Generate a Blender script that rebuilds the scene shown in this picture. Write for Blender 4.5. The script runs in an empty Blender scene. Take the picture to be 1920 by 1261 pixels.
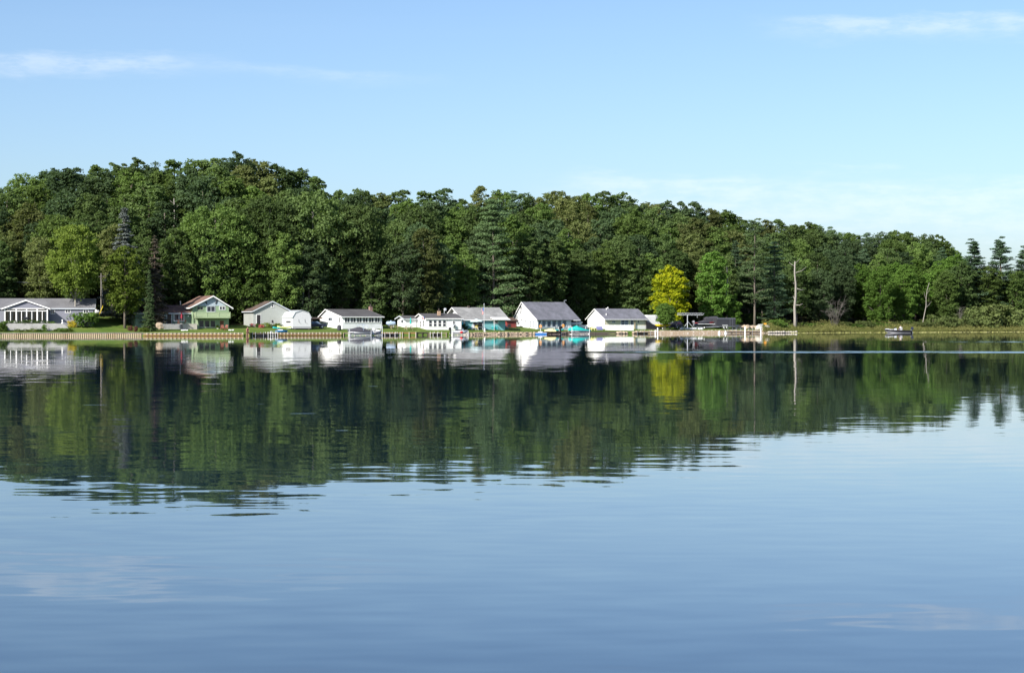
import bpy, math, random
import numpy as np
from mathutils import Vector

# ------------------------------------------------------------------ camera, sky, sun, exposure
SC = bpy.context.scene
COL = SC.collection
F, HZ, CH = 3734.0, 602.0, 2.8            # focal length in photo pixels, horizon row, eye height above the lake
cam_d = bpy.data.cameras.new('camera'); cam = bpy.data.objects.new('camera', cam_d); COL.objects.link(cam)
cam.location = (0, 0, CH); cam.rotation_euler = (math.pi/2, 0, 0)
cam_d.sensor_width = 36.0; cam_d.lens = 36.0*F/1920.0; cam_d.shift_y = -28.5/1920.0
cam_d.clip_start = 0.1; cam_d.clip_end = 20000
SC.camera = cam
SUN_AZ, SUN_EL = math.radians(-142), math.radians(32)      # azimuth clockwise from +Y
sun_dir = Vector((math.sin(SUN_AZ)*math.cos(SUN_EL), math.cos(SUN_AZ)*math.cos(SUN_EL), math.sin(SUN_EL)))
sun_d = bpy.data.lights.new('sun', 'SUN'); sun_d.energy = 5.0; sun_d.angle = math.radians(0.53); sun_d.color = (1.0, 0.95, 0.87)
sun = bpy.data.objects.new('sun', sun_d); COL.objects.link(sun)
sun.rotation_euler = sun_dir.to_track_quat('Z', 'Y').to_euler(); sun.location = sun_dir*400
SC.view_settings.view_transform = 'Standard'; SC.view_settings.look = 'None'
SC.view_settings.gamma = 1.0; SC.view_settings.use_curve_mapping = False
SC.view_settings.exposure = 0.75
cy = SC.cycles
cy.max_bounces = 6; cy.diffuse_bounces = 3; cy.glossy_bounces = 3; cy.transmission_bounces = 4; cy.transparent_max_bounces = 6
cy.caustics_reflective = False; cy.caustics_refractive = False

class NT:
    """tiny node-tree helper"""
    def __init__(s, tree): s.t = tree; s.n = tree.nodes; s.l = tree.links
    def new(s, typ, **kw):
        n = s.n.new(typ)
        for k, v in kw.items(): setattr(n, k, v)
        return n
    def put(s, sock, v):
        if isinstance(v, bpy.types.NodeSocket): s.l.new(v, sock)
        elif v is not None: sock.default_value = v
    def m(s, op, a, b=None, c=None, clamp=False):
        n = s.new('ShaderNodeMath', operation=op, use_clamp=clamp)
        for i, v in enumerate((a, b, c)):
            if v is not None: s.put(n.inputs[i], v)
        return n.outputs[0]
    def mix(s, f, a, b, mode='MIX'):
        n = s.new('ShaderNodeMix', data_type='RGBA', blend_type=mode)
        s.put(n.inputs[0], f); s.put(n.inputs[6], a); s.put(n.inputs[7], b)
        return n.outputs[2]
    def ss(s, x, a, b, lo=0.0, hi=1.0):
        n = s.new('ShaderNodeMapRange', interpolation_type='SMOOTHSTEP')
        s.put(n.inputs[0], x); n.inputs[1].default_value = a; n.inputs[2].default_value = b
        n.inputs[3].default_value = lo; n.inputs[4].default_value = hi
        return n.outputs[0]
    def noise(s, vec, scale, detail=2, rough=0.5, out=0, dist=0.0, dim='3D'):
        n = s.new('ShaderNodeTexNoise', noise_dimensions=dim); s.put(n.inputs['Vector'], vec)
        n.inputs['Scale'].default_value = scale; n.inputs['Detail'].default_value = detail
        n.inputs['Roughness'].default_value = rough; n.inputs['Distortion'].default_value = dist
        return n.outputs[out]
    def comb(s, x, y, z):
        n = s.new('ShaderNodeCombineXYZ')
        for i, v in enumerate((x, y, z)): s.put(n.inputs[i], v)
        return n.outputs[0]
    def sep(s, v):
        n = s.new('ShaderNodeSeparateXYZ'); s.put(n.inputs[0], v); return n.outputs
    def mapv(s, v, scale=(1, 1, 1), loc=(0, 0, 0), rot=(0, 0, 0)):
        n = s.new('ShaderNodeMapping'); s.put(n.inputs[0], v)
        n.inputs['Location'].default_value = loc; n.inputs['Rotation'].default_value = rot; n.inputs['Scale'].default_value = scale
        return n.outputs[0]

world = bpy.data.worlds.new('World'); SC.world = world; world.use_nodes = True
W = NT(world.node_tree)
bg = W.n['Background']; bg.inputs[1].default_value = 0.10
sky = W.new('ShaderNodeTexSky', sky_type='NISHITA')
sky.sun_disc = False; sky.sun_elevation = SUN_EL; sky.sun_rotation = SUN_AZ
sky.altitude = 2000; sky.air_density = 1.05; sky.dust_density = 6.0; sky.ozone_density = 3.6
tc = W.new('ShaderNodeTexCoord').outputs['Generated']
dx, dy, dz = W.sep(tc)
az = W.m('ARCTAN2', dx, dy); el = W.m('ARCSINE', dz)
CN1 = W.noise(W.comb(W.m('MULTIPLY', az, 18.0), W.m('MULTIPLY', el, 110.0), 0.0), 1.0, 4, 0.62, dim='2D')
CN2 = W.noise(W.comb(W.m('MULTIPLY', az, 50.0), W.m('MULTIPLY', el, 180.0), 0.0), 1.0, 4, 0.65, dim='2D')
CN1c = W.m('SUBTRACT', CN1, 0.5); CTEX = W.m('ADD', W.m('MULTIPLY', W.ss(CN2, 0.28, 0.72), 0.7), 0.3)
def streak(az0, az1, el0, slope, sig_up, sig_dn, amount):
    """one wisp of cirrus: a band along azimuth, feathered by stretched noise"""
    c = W.m('MULTIPLY_ADD', CN1c, sig_up*2.2, W.m('MULTIPLY_ADD', az, slope, el0-slope*(az0+az1)/2))
    d = W.m('SUBTRACT', el, c)
    band = W.m('MULTIPLY', W.ss(d, sig_up, 0.0), W.ss(d, -sig_dn, 0.0))
    win = W.m('MULTIPLY', W.ss(az, az0, az0+0.06), W.ss(az, az1, az1-0.06))
    return W.m('MULTIPLY', W.m('MULTIPLY', W.m('MULTIPLY', band, win), CTEX), amount)
clouds = [streak(-0.30, -0.13, 0.127, 0.035, 0.006, 0.011, 0.32),
          streak(-0.19, -0.02, 0.124, -0.05, 0.004, 0.007, 0.14),
          streak(0.11, 0.34, 0.146, -0.02, 0.005, 0.013, 0.34),
          streak(0.00, 0.60, 0.056, -0.03, 0.016, 0.040, 0.34)]
# thin broken cirrus everywhere else, stretched along the wind
uz = W.m('MAXIMUM', dz, 0.04)
cv = W.comb(W.m('MULTIPLY', W.m('DIVIDE', dx, uz), 0.35), W.m('MULTIPLY', W.m('DIVIDE', dy, uz), 1.1), 0.0)
thin = W.m('MULTIPLY', W.ss(W.noise(cv, 0.55, 4, 0.6, dim='2D'), 0.46, 0.80), 0.34)
thin = W.m('MULTIPLY', thin, W.ss(el, 0.13, 0.24))
tot = thin
for c in clouds: tot = W.m('MAXIMUM', tot, c)
skyc = W.mix(tot, sky.outputs[0], (6.3, 6.7, 7.1, 1.0))
W.l.new(skyc, bg.inputs[0])
world.cycles.sampling_method = 'MANUAL'; world.cycles.sample_map_resolution = 256

# ------------------------------------------------------------------ materials
def new_mat(name):
    m = bpy.data.materials.new(name); m.use_nodes = True
    t = NT(m.node_tree); return m, t, t.n['Principled BSDF']
def mat(name, col, rough=0.6, var=0.12, scale=1.5, bump=0.0, bscale=20.0, metal=0.0, stretch=(1, 1, 1), spec=0.3, dirt=None, dirt_amt=0.0):
    """solid colour with uneven tone (object space), optional fine relief and stains"""
    m, t, p = new_mat(name)
    oc = t.new('ShaderNodeTexCoord').outputs['Object']
    v = t.mapv(oc, stretch)
    n1 = t.noise(v, scale, 4, 0.6)
    k = t.m('ADD', t.m('MULTIPLY', n1, 2*var), 1.0-var)
    c = t.mix(1.0, (*col, 1), t.comb(k, k, k), 'MULTIPLY')
    if dirt is not None:
        c = t.mix(t.m('MULTIPLY', t.ss(t.noise(oc, scale*0.6, 5, 0.7), 0.45, 0.75), dirt_amt), c, (*dirt, 1))
    t.put(p.inputs['Base Color'], c)
    p.inputs['Roughness'].default_value = rough; p.inputs['Metallic'].default_value = metal
    p.inputs['Specular IOR Level'].default_value = spec
    if bump:
        b = t.new('ShaderNodeBump'); b.inputs['Strength'].default_value = 1.0; b.inputs['Distance'].default_value = bump
        t.put(b.inputs['Height'], t.noise(v, bscale, 3)); t.l.new(b.outputs[0], p.inputs['Normal'])
    return m
def siding(name, col, axis='z', pitch=0.16, depth=0.012, var=0.06, rough=0.55, dirt=(0.2, 0.2, 0.17), dirt_amt=0.15):
    m = mat(name, col, rough, var, 0.8, dirt=dirt, dirt_amt=dirt_amt)
    t = NT(m.node_tree); p = t.n['Principled BSDF']
    o = t.sep(t.new('ShaderNodeTexCoord').outputs['Object'])
    s = o[2] if axis == 'z' else t.m('ADD', o[0], o[1])
    h = t.m('FRACT', t.m('DIVIDE', s, pitch))
    b = t.new('ShaderNodeBump'); b.inputs['Distance'].default_value = depth; b.inputs['Strength'].default_value = 1.0
    t.put(b.inputs['Height'], t.m('SUBTRACT', 1.0, h)); t.l.new(b.outputs[0], p.inputs['Normal'])
    return m
def shingle(name, col, col2=None, amt=0.4):
    m, t, p = new_mat(name)
    oc = t.new('ShaderNodeTexCoord').outputs['Object']
    br = t.new('ShaderNodeTexNoise'); t.put(br.inputs['Vector'], t.mapv(oc, (3, 3, 12))); br.inputs['Scale'].default_value = 1.6; br.inputs['Detail'].default_value = 3
    big = t.noise(oc, 0.35, 4, 0.6)
    k = t.m('ADD', t.m('MULTIPLY', br.outputs[0], 0.8), t.m('ADD', t.m('MULTIPLY', big, 0.9), 0.15))
    c = t.mix(1.0, (*col, 1), t.comb(k, k, k), 'MULTIPLY')
    if col2: c = t.mix(t.m('MULTIPLY', t.ss(t.noise(t.mapv(oc, (1, 1, 1), (3, 9, 1)), 0.9, 5, 0.65), 0.42, 0.62), amt), c, (*col2, 1))
    t.put(p.inputs['Base Color'], c); p.inputs['Roughness'].default_value = 0.85; p.inputs['Specular IOR Level'].default_value = 0.2
    return m
def glassy(name, col, rough=0.08, spec=0.6):
    m, t, p = new_mat(name)
    oc = t.new('ShaderNodeTexCoord').outputs['Object']
    n = t.noise(t.mapv(oc, (1.3, 1.3, 0.4)), 1.1, 3)
    t.put(p.inputs['Base Color'], t.mix(t.ss(n, 0.4, 0.7), (*col, 1), (col[0]*2.6, col[1]*2.4, col[2]*2.2, 1)))
    p.inputs['Roughness'].default_value = rough; p.inputs['Specular IOR Level'].default_value = spec
    return m
def clear_glass(name):
    m = bpy.data.materials.new(name); m.use_nodes = True; t = NT(m.node_tree); t.n.clear()
    o = t.new('ShaderNodeOutputMaterial'); mx = t.new('ShaderNodeMixShader'); f = t.new('ShaderNodeFresnel'); f.inputs[0].default_value = 1.5
    a = t.new('ShaderNodeBsdfTransparent'); a.inputs[0].default_value = (0.75, 0.8, 0.82, 1)
    g = t.new('ShaderNodeBsdfGlossy'); g.inputs['Roughness'].default_value = 0.03
    t.l.new(f.outputs[0], mx.inputs[0]); t.l.new(a.outputs[0], mx.inputs[1]); t.l.new(g.outputs[0], mx.inputs[2]); t.l.new(mx.outputs[0], o.inputs[0])
    return m
def leaf_mat(name, col, col2, trans=0.28, spread=0.6, dead=None):
    """foliage: tone differs from leaf clump to leaf clump and from tree to tree"""
    m = bpy.data.materials.new(name); m.use_nodes = True; t = NT(m.node_tree); t.n.clear()
    o = t.new('ShaderNodeOutputMaterial'); mx = t.new('ShaderNodeMixShader'); mx.inputs[0].default_value = trans
    at = t.new('ShaderNodeAttribute', attribute_name='tint').outputs['Fac']
    rnd = t.new('ShaderNodeObjectInfo').outputs['Random']
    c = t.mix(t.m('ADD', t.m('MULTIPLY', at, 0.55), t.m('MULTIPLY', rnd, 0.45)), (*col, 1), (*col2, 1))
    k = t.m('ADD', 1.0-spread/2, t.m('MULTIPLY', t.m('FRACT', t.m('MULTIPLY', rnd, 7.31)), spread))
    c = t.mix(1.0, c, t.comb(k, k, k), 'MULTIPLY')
    d = t.new('ShaderNodeBsdfDiffuse'); tr = t.new('ShaderNodeBsdfTranslucent')
    t.l.new(c, d.inputs[0]); t.put(tr.inputs[0], t.mix(1.0, c, (1.15, 1.25, 0.55, 1), 'MULTIPLY'))
    t.l.new(d.outputs[0], mx.inputs[1]); t.l.new(tr.outputs[0], mx.inputs[2]); t.l.new(mx.outputs[0], o.inputs[0])
    return m

M = {}
M['white'] = siding('white_siding', (0.76, 0.77, 0.78), var=0.09, dirt_amt=0.22)
M['trim'] = mat('white_trim', (0.80, 0.80, 0.79), 0.5, 0.04)
M['pale_trim'] = mat('pale_grey_trim', (0.52, 0.56, 0.60), 0.5, 0.05)
M['grey_siding'] = siding('blue_grey_siding', (0.20, 0.205, 0.25))
M['grey_roof'] = shingle('grey_shingles', (0.155, 0.155, 0.165))
M['light_roof'] = shingle('light_grey_shingles', (0.27, 0.27, 0.265), (0.17, 0.17, 0.17), 0.5)
M['slate_roof'] = shingle('slate_shingles', (0.17, 0.17, 0.20), (0.10, 0.11, 0.12), 0.5)
M['dark_roof'] = shingle('charcoal_shingles', (0.09, 0.088, 0.092))
M['brown_roof'] = shingle('brown_shingles', (0.20, 0.125, 0.10), (0.14, 0.09, 0.075), 0.5)
M['dusk_roof'] = shingle('dark_brown_shingles', (0.085, 0.055, 0.055), (0.22, 0.14, 0.09), 0.55)
M['rust_roof'] = shingle('rusty_brown_roof', (0.085, 0.07, 0.066), (0.20, 0.12, 0.075), 0.5)
M['green'] = siding('sage_green_siding', (0.26, 0.36, 0.22), 'xy', 0.2, 0.01)
M['green_dark'] = siding('dark_green_siding', (0.13, 0.20, 0.16), 'xy', 0.2, 0.01)
M['green_rail'] = mat('pale_green_boards', (0.36, 0.44, 0.27), 0.7, 0.12, 3, stretch=(4, 4, 0.5))
M['blue_gable'] = siding('pale_blue_gable', (0.42, 0.50, 0.56), 'xy', 0.2, 0.01)
M['garage'] = siding('pale_grey_green_siding', (0.36, 0.38, 0.36), dirt_amt=0.25)
M['barn'] = mat('pale_grey_shed_steel', (0.62, 0.62, 0.64), 0.45, 0.06, 0.8, stretch=(3, 3, 0.3))
M['teal'] = siding('teal_siding', (0.20, 0.47, 0.49), dirt_amt=0.05)
M['cream'] = siding('cream_siding', (0.62, 0.60, 0.44), dirt_amt=0.06)
M['red'] = siding('barn_red_boards', (0.28, 0.055, 0.05), 'xy', 0.2, 0.012)
M['pane'] = glassy('dark_window_glass', (0.018, 0.022, 0.032))
M['blue_pane'] = glassy('blue_grey_window_glass', (0.05, 0.075, 0.115))
M['glass'] = clear_glass('clear_glass')
M['curtain'] = mat('pale_curtain', (0.42, 0.50, 0.55), 0.9, 0.2, 3, stretch=(6, 6, 0.2))
M['dark'] = mat('dark_interior', (0.025, 0.024, 0.026), 0.9, 0.3)  # near-black in place of interior shade; also plain colour of the gable brackets
M['black'] = mat('black_plastic', (0.015, 0.015, 0.018), 0.4, 0.2)
M['charcoal'] = mat('charcoal_canvas', (0.05, 0.05, 0.062), 0.85, 0.2, 2)
M['concrete'] = mat('weathered_concrete', (0.34, 0.34, 0.33), 0.9, 0.18, 1.2, 0.01, 8, stretch=(2, 2, 0.5), dirt=(0.12, 0.12, 0.1), dirt_amt=0.6)
M['brick'] = mat('tan_brick', (0.36, 0.25, 0.17), 0.9, 0.25, 6, 0.01, 14)
M['brick_red'] = mat('red_brown_brick', (0.24, 0.15, 0.13), 0.9, 0.25, 6, 0.01, 14)
M['metal'] = mat('galvanised_metal', (0.45, 0.47, 0.50), 0.4, 0.12, 3, metal=0.6)
M['alu'] = mat('pale_aluminium', (0.62, 0.65, 0.68), 0.4, 0.08, 3, metal=0.3)
M['wood'] = mat('weathered_wood', (0.36, 0.29, 0.21), 0.85, 0.25, 2.5, 0.005, 12, stretch=(1, 1, 0.3))
M['wood_pale'] = mat('pale_grey_boards', (0.46, 0.43, 0.38), 0.85, 0.18, 3, 0.005, 12, stretch=(4, 4, 0.3))
M['wood_dark'] = mat('dark_timber', (0.075, 0.06, 0.05), 0.85, 0.3, 3, 0.005, 12)
M['wood_red'] = mat('red_brown_wood', (0.20, 0.075, 0.05), 0.7, 0.2, 3)
M['sheet'] = mat('rust_stained_tan_steel', (0.50, 0.40, 0.28), 0.8, 0.2, 1.2, dirt=(0.26, 0.14, 0.06), dirt_amt=0.75)
M['wall_wood'] = mat('grey_tan_seawall_planks', (0.34, 0.28, 0.20), 0.85, 0.25, 1.6, 0.006, 10, stretch=(1, 1, 3), dirt=(0.16, 0.10, 0.06), dirt_amt=0.6)
M['wale'] = mat('orange_brown_timber', (0.40, 0.21, 0.09), 0.8, 0.25, 1.4, stretch=(1, 1, 3))
M['post'] = mat('pale_seawall_post', (0.52, 0.47, 0.38), 0.85, 0.2, 3)
M['stone_wall'] = mat('tan_stone_edging', (0.40, 0.31, 0.22), 0.9, 0.35, 3, 0.03, 5)
M['rock'] = mat('pale_rock', (0.48, 0.44, 0.38), 0.9, 0.3, 2, 0.03, 5)
M['rock_tan'] = mat('tan_rock', (0.38, 0.30, 0.22), 0.9, 0.3, 2, 0.03, 5)
M['rock_dark'] = mat('brown_rock', (0.13, 0.10, 0.09), 0.9, 0.35, 2, 0.03, 5)
M['teal_canvas'] = mat('teal_canvas', (0.012, 0.36, 0.33), 0.7, 0.12, 2)
M['teal_plastic'] = mat('turquoise_plastic', (0.03, 0.46, 0.50), 0.45, 0.08, 3)
M['pale_canvas'] = mat('pale_aqua_canvas', (0.58, 0.74, 0.76), 0.8, 0.06, 3)
M['blue'] = mat('blue_plastic', (0.02, 0.16, 0.48), 0.4, 0.1, 3)
M['bright_blue'] = mat('bright_blue_plastic', (0.02, 0.24, 0.62), 0.4, 0.1, 3)
M['lilac'] = mat('lilac_blue_board', (0.22, 0.23, 0.42), 0.7, 0.1, 3)
M['yellow'] = mat('yellow_gelcoat', (0.80, 0.58, 0.02), 0.35, 0.06, 3)
M['pale_yellow'] = mat('pale_yellow_cover', (0.78, 0.70, 0.34), 0.7, 0.08, 3)
M['lime'] = mat('lime_plastic', (0.62, 0.72, 0.25), 0.5, 0.1, 3)
M['orange'] = mat('orange_plastic', (0.75, 0.30, 0.03), 0.5, 0.1, 3)
M['redp'] = mat('red_plastic', (0.55, 0.03, 0.03), 0.4, 0.1, 3)
M['crimson'] = mat('crimson_canvas', (0.28, 0.03, 0.05), 0.8, 0.15, 3)
M['gel'] = mat('white_gelcoat', (0.78, 0.79, 0.80), 0.25, 0.04, 2)
M['navy'] = mat('black_navy_gelcoat', (0.02, 0.025, 0.05), 0.25, 0.15, 3)
M['silver'] = mat('silver_gelcoat', (0.36, 0.36, 0.38), 0.3, 0.1, 3)
M['tank'] = mat('pale_blue_painted_steel', (0.36, 0.46, 0.60), 0.45, 0.08, 2)
M['trailer'] = mat('charcoal_trailer_panels', (0.045, 0.046, 0.055), 0.5, 0.2, 1.5)
M['rubber'] = mat('tyre_rubber', (0.02, 0.02, 0.02), 0.85, 0.2)
M['skin'] = mat('skin', (0.50, 0.28, 0.19), 0.6, 0.1, 8)
M['cloth_dark'] = mat('dark_red_cloth', (0.10, 0.035, 0.035), 0.9, 0.2, 8)
M['cloth_white'] = mat('white_shirt', (0.78, 0.78, 0.76), 0.9, 0.06, 8)
M['cloth_blue'] = mat('blue_trousers', (0.05, 0.07, 0.14), 0.9, 0.1, 8)
M['hair'] = mat('brown_hair', (0.09, 0.05, 0.03), 0.8, 0.2, 20)
M['bark'] = mat('grey_brown_bark', (0.13, 0.11, 0.09), 0.95, 0.35, 1.4, 0.03, 6, stretch=(3, 3, 0.5))
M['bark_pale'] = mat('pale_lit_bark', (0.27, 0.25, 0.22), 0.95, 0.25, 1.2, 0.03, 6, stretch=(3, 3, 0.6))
M['bark_red'] = mat('red_brown_bark', (0.14, 0.085, 0.07), 0.95, 0.35, 1.4, 0.03, 6, stretch=(3, 3, 0.5))
M['bark_white'] = mat('white_bark', (0.60, 0.57, 0.52), 0.9, 0.25, 1.5, stretch=(2, 2, 1.2))
M['twig'] = mat('grey_twigs', (0.13, 0.12, 0.105), 0.95, 0.2, 2)
M['pad'] = leaf_mat('lily_pad', (0.30, 0.32, 0.06), (0.62, 0.58, 0.30), 0.1)
M['marsh'] = leaf_mat('marsh_grass', (0.110, 0.130, 0.038), (0.205, 0.195, 0.075), 0.35)
L = {
 'oak': leaf_mat('oak_leaves', (0.082, 0.133, 0.048), (0.129, 0.179, 0.064), 0.42),
 'maple': leaf_mat('maple_leaves', (0.096, 0.157, 0.044), (0.148, 0.211, 0.062), 0.42),
 'olive': leaf_mat('olive_leaves', (0.114, 0.150, 0.054), (0.160, 0.178, 0.067), 0.42),
 'dark': leaf_mat('dark_leaves', (0.062, 0.104, 0.051), (0.096, 0.139, 0.064), 0.42),
 'bright': leaf_mat('bright_green_leaves', (0.096, 0.184, 0.037), (0.142, 0.227, 0.051), 0.42),
 'lime': leaf_mat('yellow_green_leaves', (0.131, 0.189, 0.039), (0.192, 0.242, 0.053), 0.42),
 'yellow': leaf_mat('yellow_leaves', (0.13, 0.22, 0.018), (0.55, 0.52, 0.022), 0.42, 0.1),
 'pine': leaf_mat('pine_needles', (0.065, 0.119, 0.070), (0.114, 0.171, 0.093), 0.25),
 'pine_olive': leaf_mat('olive_pine_needles', (0.106, 0.174, 0.077), (0.166, 0.234, 0.104), 0.25),
 'spruce_blue': leaf_mat('blue_spruce_needles', (0.130, 0.155, 0.145), (0.215, 0.235, 0.222), 0.2, 0.1),
 'spruce_dead': leaf_mat('brown_spruce_needles', (0.085, 0.078, 0.058), (0.140, 0.124, 0.092), 0.15, 0.1),
 'shrub': leaf_mat('shrub_leaves', (0.076, 0.148, 0.030), (0.136, 0.208, 0.050), 0.34),
 'sage': leaf_mat('pale_olive_leaves', (0.094, 0.133, 0.046), (0.156, 0.190, 0.069), 0.36),
 'flower': leaf_mat('pink_red_flowers', (0.35, 0.05, 0.06), (0.50, 0.22, 0.20), 0.2),
 'gold': leaf_mat('golden_leaves', (0.38, 0.30, 0.03), (0.50, 0.42, 0.06), 0.3),
 'reddish': leaf_mat('dark_red_leaves', (0.08, 0.038, 0.034), (0.14, 0.06, 0.05), 0.2),
}

# ------------------------------------------------------------------ mesh helpers
def link(o, parent=None):
    COL.objects.link(o)
    if parent is not None: o.parent = parent
    return o
def tag(o, label=None, cat=None, group=None, kind=None):
    if label: o['label'] = label
    if cat: o['category'] = cat
    if group: o['group'] = group
    if kind: o['kind'] = kind
    return o
def empty(name, loc, rz=0.0, label=None, cat=None, group=None, scale=None):
    o = bpy.data.objects.new(name, None); o.location = loc; o.rotation_euler = (0, 0, rz); o.empty_display_size = 0.3
    if scale: o.scale = scale
    COL.objects.link(o); return tag(o, label, cat, group)
class MB:
    def __init__(s): s.v = []; s.f = []
    def add(s, vs, fs):
        k = len(s.v); s.v += [tuple(p) for p in vs]; s.f += [[i+k for i in f] for f in fs]; return s
    def box(s, x0, x1, y0, y1, z0, z1):
        return s.add([(x0, y0, z0), (x1, y0, z0), (x1, y1, z0), (x0, y1, z0), (x0, y0, z1), (x1, y0, z1), (x1, y1, z1), (x0, y1, z1)],
                     [(3, 2, 1, 0), (4, 5, 6, 7), (0, 1, 5, 4), (1, 2, 6, 5), (2, 3, 7, 6), (3, 0, 4, 7)])
    def prism(s, pts, vec):
        n = len(pts); q = [tuple(a+b for a, b in zip(p, vec)) for p in pts]
        return s.add(list(pts)+q, [list(range(n))[::-1], list(range(n, 2*n))]+[(i, (i+1) % n, n+(i+1) % n, n+i) for i in range(n)])
    def tube(s, pts, rad, n=6, cap=True):
        pts = [Vector(p) for p in pts]
        if not hasattr(rad, '__len__'): rad = [rad]*len(pts)
        vs = []; fs = []
        for i, p in enumerate(pts):
            d = (pts[min(i+1, len(pts)-1)]-pts[max(i-1, 0)]).normalized()
            a = d.cross(Vector((0.13, 0.31, 0.94)) if abs(d.z) < 0.9 else Vector((1, 0.1, 0))).normalized(); b = d.cross(a)
            for k in range(n):
                t = 2*math.pi*k/n; vs.append(p+(a*math.cos(t)+b*math.sin(t))*rad[i])
        for i in range(len(pts)-1):
            for k in range(n):
                fs.append((i*n+k, i*n+(k+1) % n, (i+1)*n+(k+1) % n, (i+1)*n+k))
        if cap: fs += [tuple(range(n))[::-1], tuple(range((len(pts)-1)*n, len(pts)*n))]
        return s.add(vs, fs)
    def loft(s, rings, closed=True, cap=True):
        n = len(rings[0]); vs = [p for r in rings for p in r]; fs = []
        for i in range(len(rings)-1):
            for k in range(n if closed else n-1):
                fs.append((i*n+k, i*n+(k+1) % n, (i+1)*n+(k+1) % n, (i+1)*n+k))
        if cap and closed: fs += [tuple(range(n))[::-1], tuple(range((len(rings)-1)*n, len(rings)*n))]
        return s.add(vs, fs)
    def ball(s, c, r, n=8, m=6, seed=None, rough=0.0):
        rr = random.Random(seed); rings = []
        for i in range(1, m):
            ph = math.pi*i/m
            rings.append([(c[0]+r[0]*math.sin(ph)*math.cos(2*math.pi*k/n)*(1+rr.uniform(-rough, rough)),
                           c[1]+r[1]*math.sin(ph)*math.sin(2*math.pi*k/n)*(1+rr.uniform(-rough, rough)),
                           c[2]-r[2]*math.cos(ph)*(1+rr.uniform(-rough, rough))) for k in range(n)])
        k0 = len(s.v); s.loft(rings, True, False)
        b = len(s.v); s.v += [(c[0], c[1], c[2]-r[2]), (c[0], c[1], c[2]+r[2])]
        for k in range(n):
            s.f.append([b, k0+(k+1) % n, k0+k]); s.f.append([b+1, k0+(m-2)*n+k, k0+(m-2)*n+(k+1) % n])
        return s
    def build(s, name, m, parent=None, smooth=False, loc=None, rz=0.0):
        me = bpy.data.meshes.new(name); me.from_pydata(s.v, [], s.f); me.update()
        if m is not None: me.materials.append(M[m] if isinstance(m, str) else m)
        if smooth: me.shade_smooth()
        o = bpy.data.objects.new(name, me)
        if loc is not None: o.location = loc
        if rz: o.rotation_euler = (0, 0, rz)
        return link(o, parent)
def box(name, m, parent, *a): return MB().box(*a).build(name, m, parent)

# ------------------------------------------------------------------ where things stand
def PX(px, Y): return (px-960.0)/F*Y
def PZ(py, Y): return CH+(HZ-py)/F*Y
SH_PX = [-900, -400, 0, 450, 850, 1100, 1300, 1490, 1700, 1920, 2400, 3200]
SH_Y = [330, 345, 366, 379, 402, 436, 454, 474, 500, 520, 545, 570]
SHX = np.array([PX(p, y) for p, y in zip(SH_PX, SH_Y)]); SHY = np.array(SH_Y, float)
def shore(X): return np.interp(X, SHX, SHY)
def shore_at(px):
    """point on the shoreline seen at photo column px"""
    Y = float(np.interp(px, SH_PX, SH_Y))
    for _ in range(8): Y = float(shore(PX(px, Y)))
    return PX(px, Y), Y
SKY_PX = [-700, -200, 0, 30, 60, 100, 150, 230, 290, 330, 380, 440, 490, 520, 545, 600, 620, 680, 720, 760, 800, 860, 920, 960, 1010, 1060, 1140, 1200, 1240, 1300, 1340, 1400, 1440, 1490, 1520, 1560, 1600, 1640, 1700, 1740, 1770, 1800, 1830, 1920, 2200, 3000]
SKY_PY = [400, 372, 350, 325, 312, 305, 299, 294, 290, 289, 287, 281, 290, 308, 310, 318, 342, 345, 354, 350, 343, 356, 350, 346, 352, 352, 360, 361, 371, 376, 388, 398, 408, 408, 410, 420, 428, 430, 426, 430, 450, 476, 505, 500, 510, 520]
def skyline(px): return np.interp(px, SKY_PX, SKY_PY)
def sstep(x): x = np.clip(x, 0, 1); return x*x*(3-2*x)
X_LEFT, X_MARSH = float(PX(255, 390)), float(PX(1460, 472))
D_BACK = 92.0
def hill_top(X):
    Yb = shore(X)+D_BACK; p = 960+F*X/Yb
    return np.maximum(PZ(skyline(p), Yb)-23.5, 2.4)
def ground_z(X, Y):
    X = np.asarray(X, float); d = np.asarray(Y, float)-shore(X)
    left = sstep((X_LEFT+6-X)/14); marsh = sstep((X-X_MARSH)/10)
    beach = sstep((X-float(PX(1195, 445)))/3)
    z0 = 0.60*(1-marsh)*(1-beach)+(0.05+0.52*sstep(d/1.6))*beach*(1-marsh)+0.10*marsh
    sl = 0.060+left*0.085-marsh*0.005
    z = z0+sl*np.clip(d, 0, 22)
    ht = hill_top(X)
    z = z+(np.maximum(ht-z, 0))*sstep((d-21)/(D_BACK-14))
    z = np.where(d > D_BACK+10, np.maximum(z-(d-D_BACK-10)*0.02, 1.0), z)
    return np.where(d < 0, np.where(beach*(1-marsh) > .5, 0.05+d*0.25, -0.6), z)
def gz(X, Y): return float(ground_z(X, Y))
def spot(px, py, dmin=0.3):
    """where the sight line through (px, py) meets the lawn"""
    Xs, Ys = shore_at(px); Y = Ys+dmin
    for _ in range(400):
        if gz(PX(px, Y), Y) >= PZ(py, Y): break
        Y += 0.1
    X = PX(px, Y); return (X, Y, gz(X, Y))
def stand(px, d):
    """a place d metres behind the shoreline at column px"""
    Xs, Ys = shore_at(px); Y = Ys+d; X = PX(px, Y)
    for _ in range(6): Y = float(shore(X))+d; X = PX(px, Y)
    return (X, Y, gz(X, Y))

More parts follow.
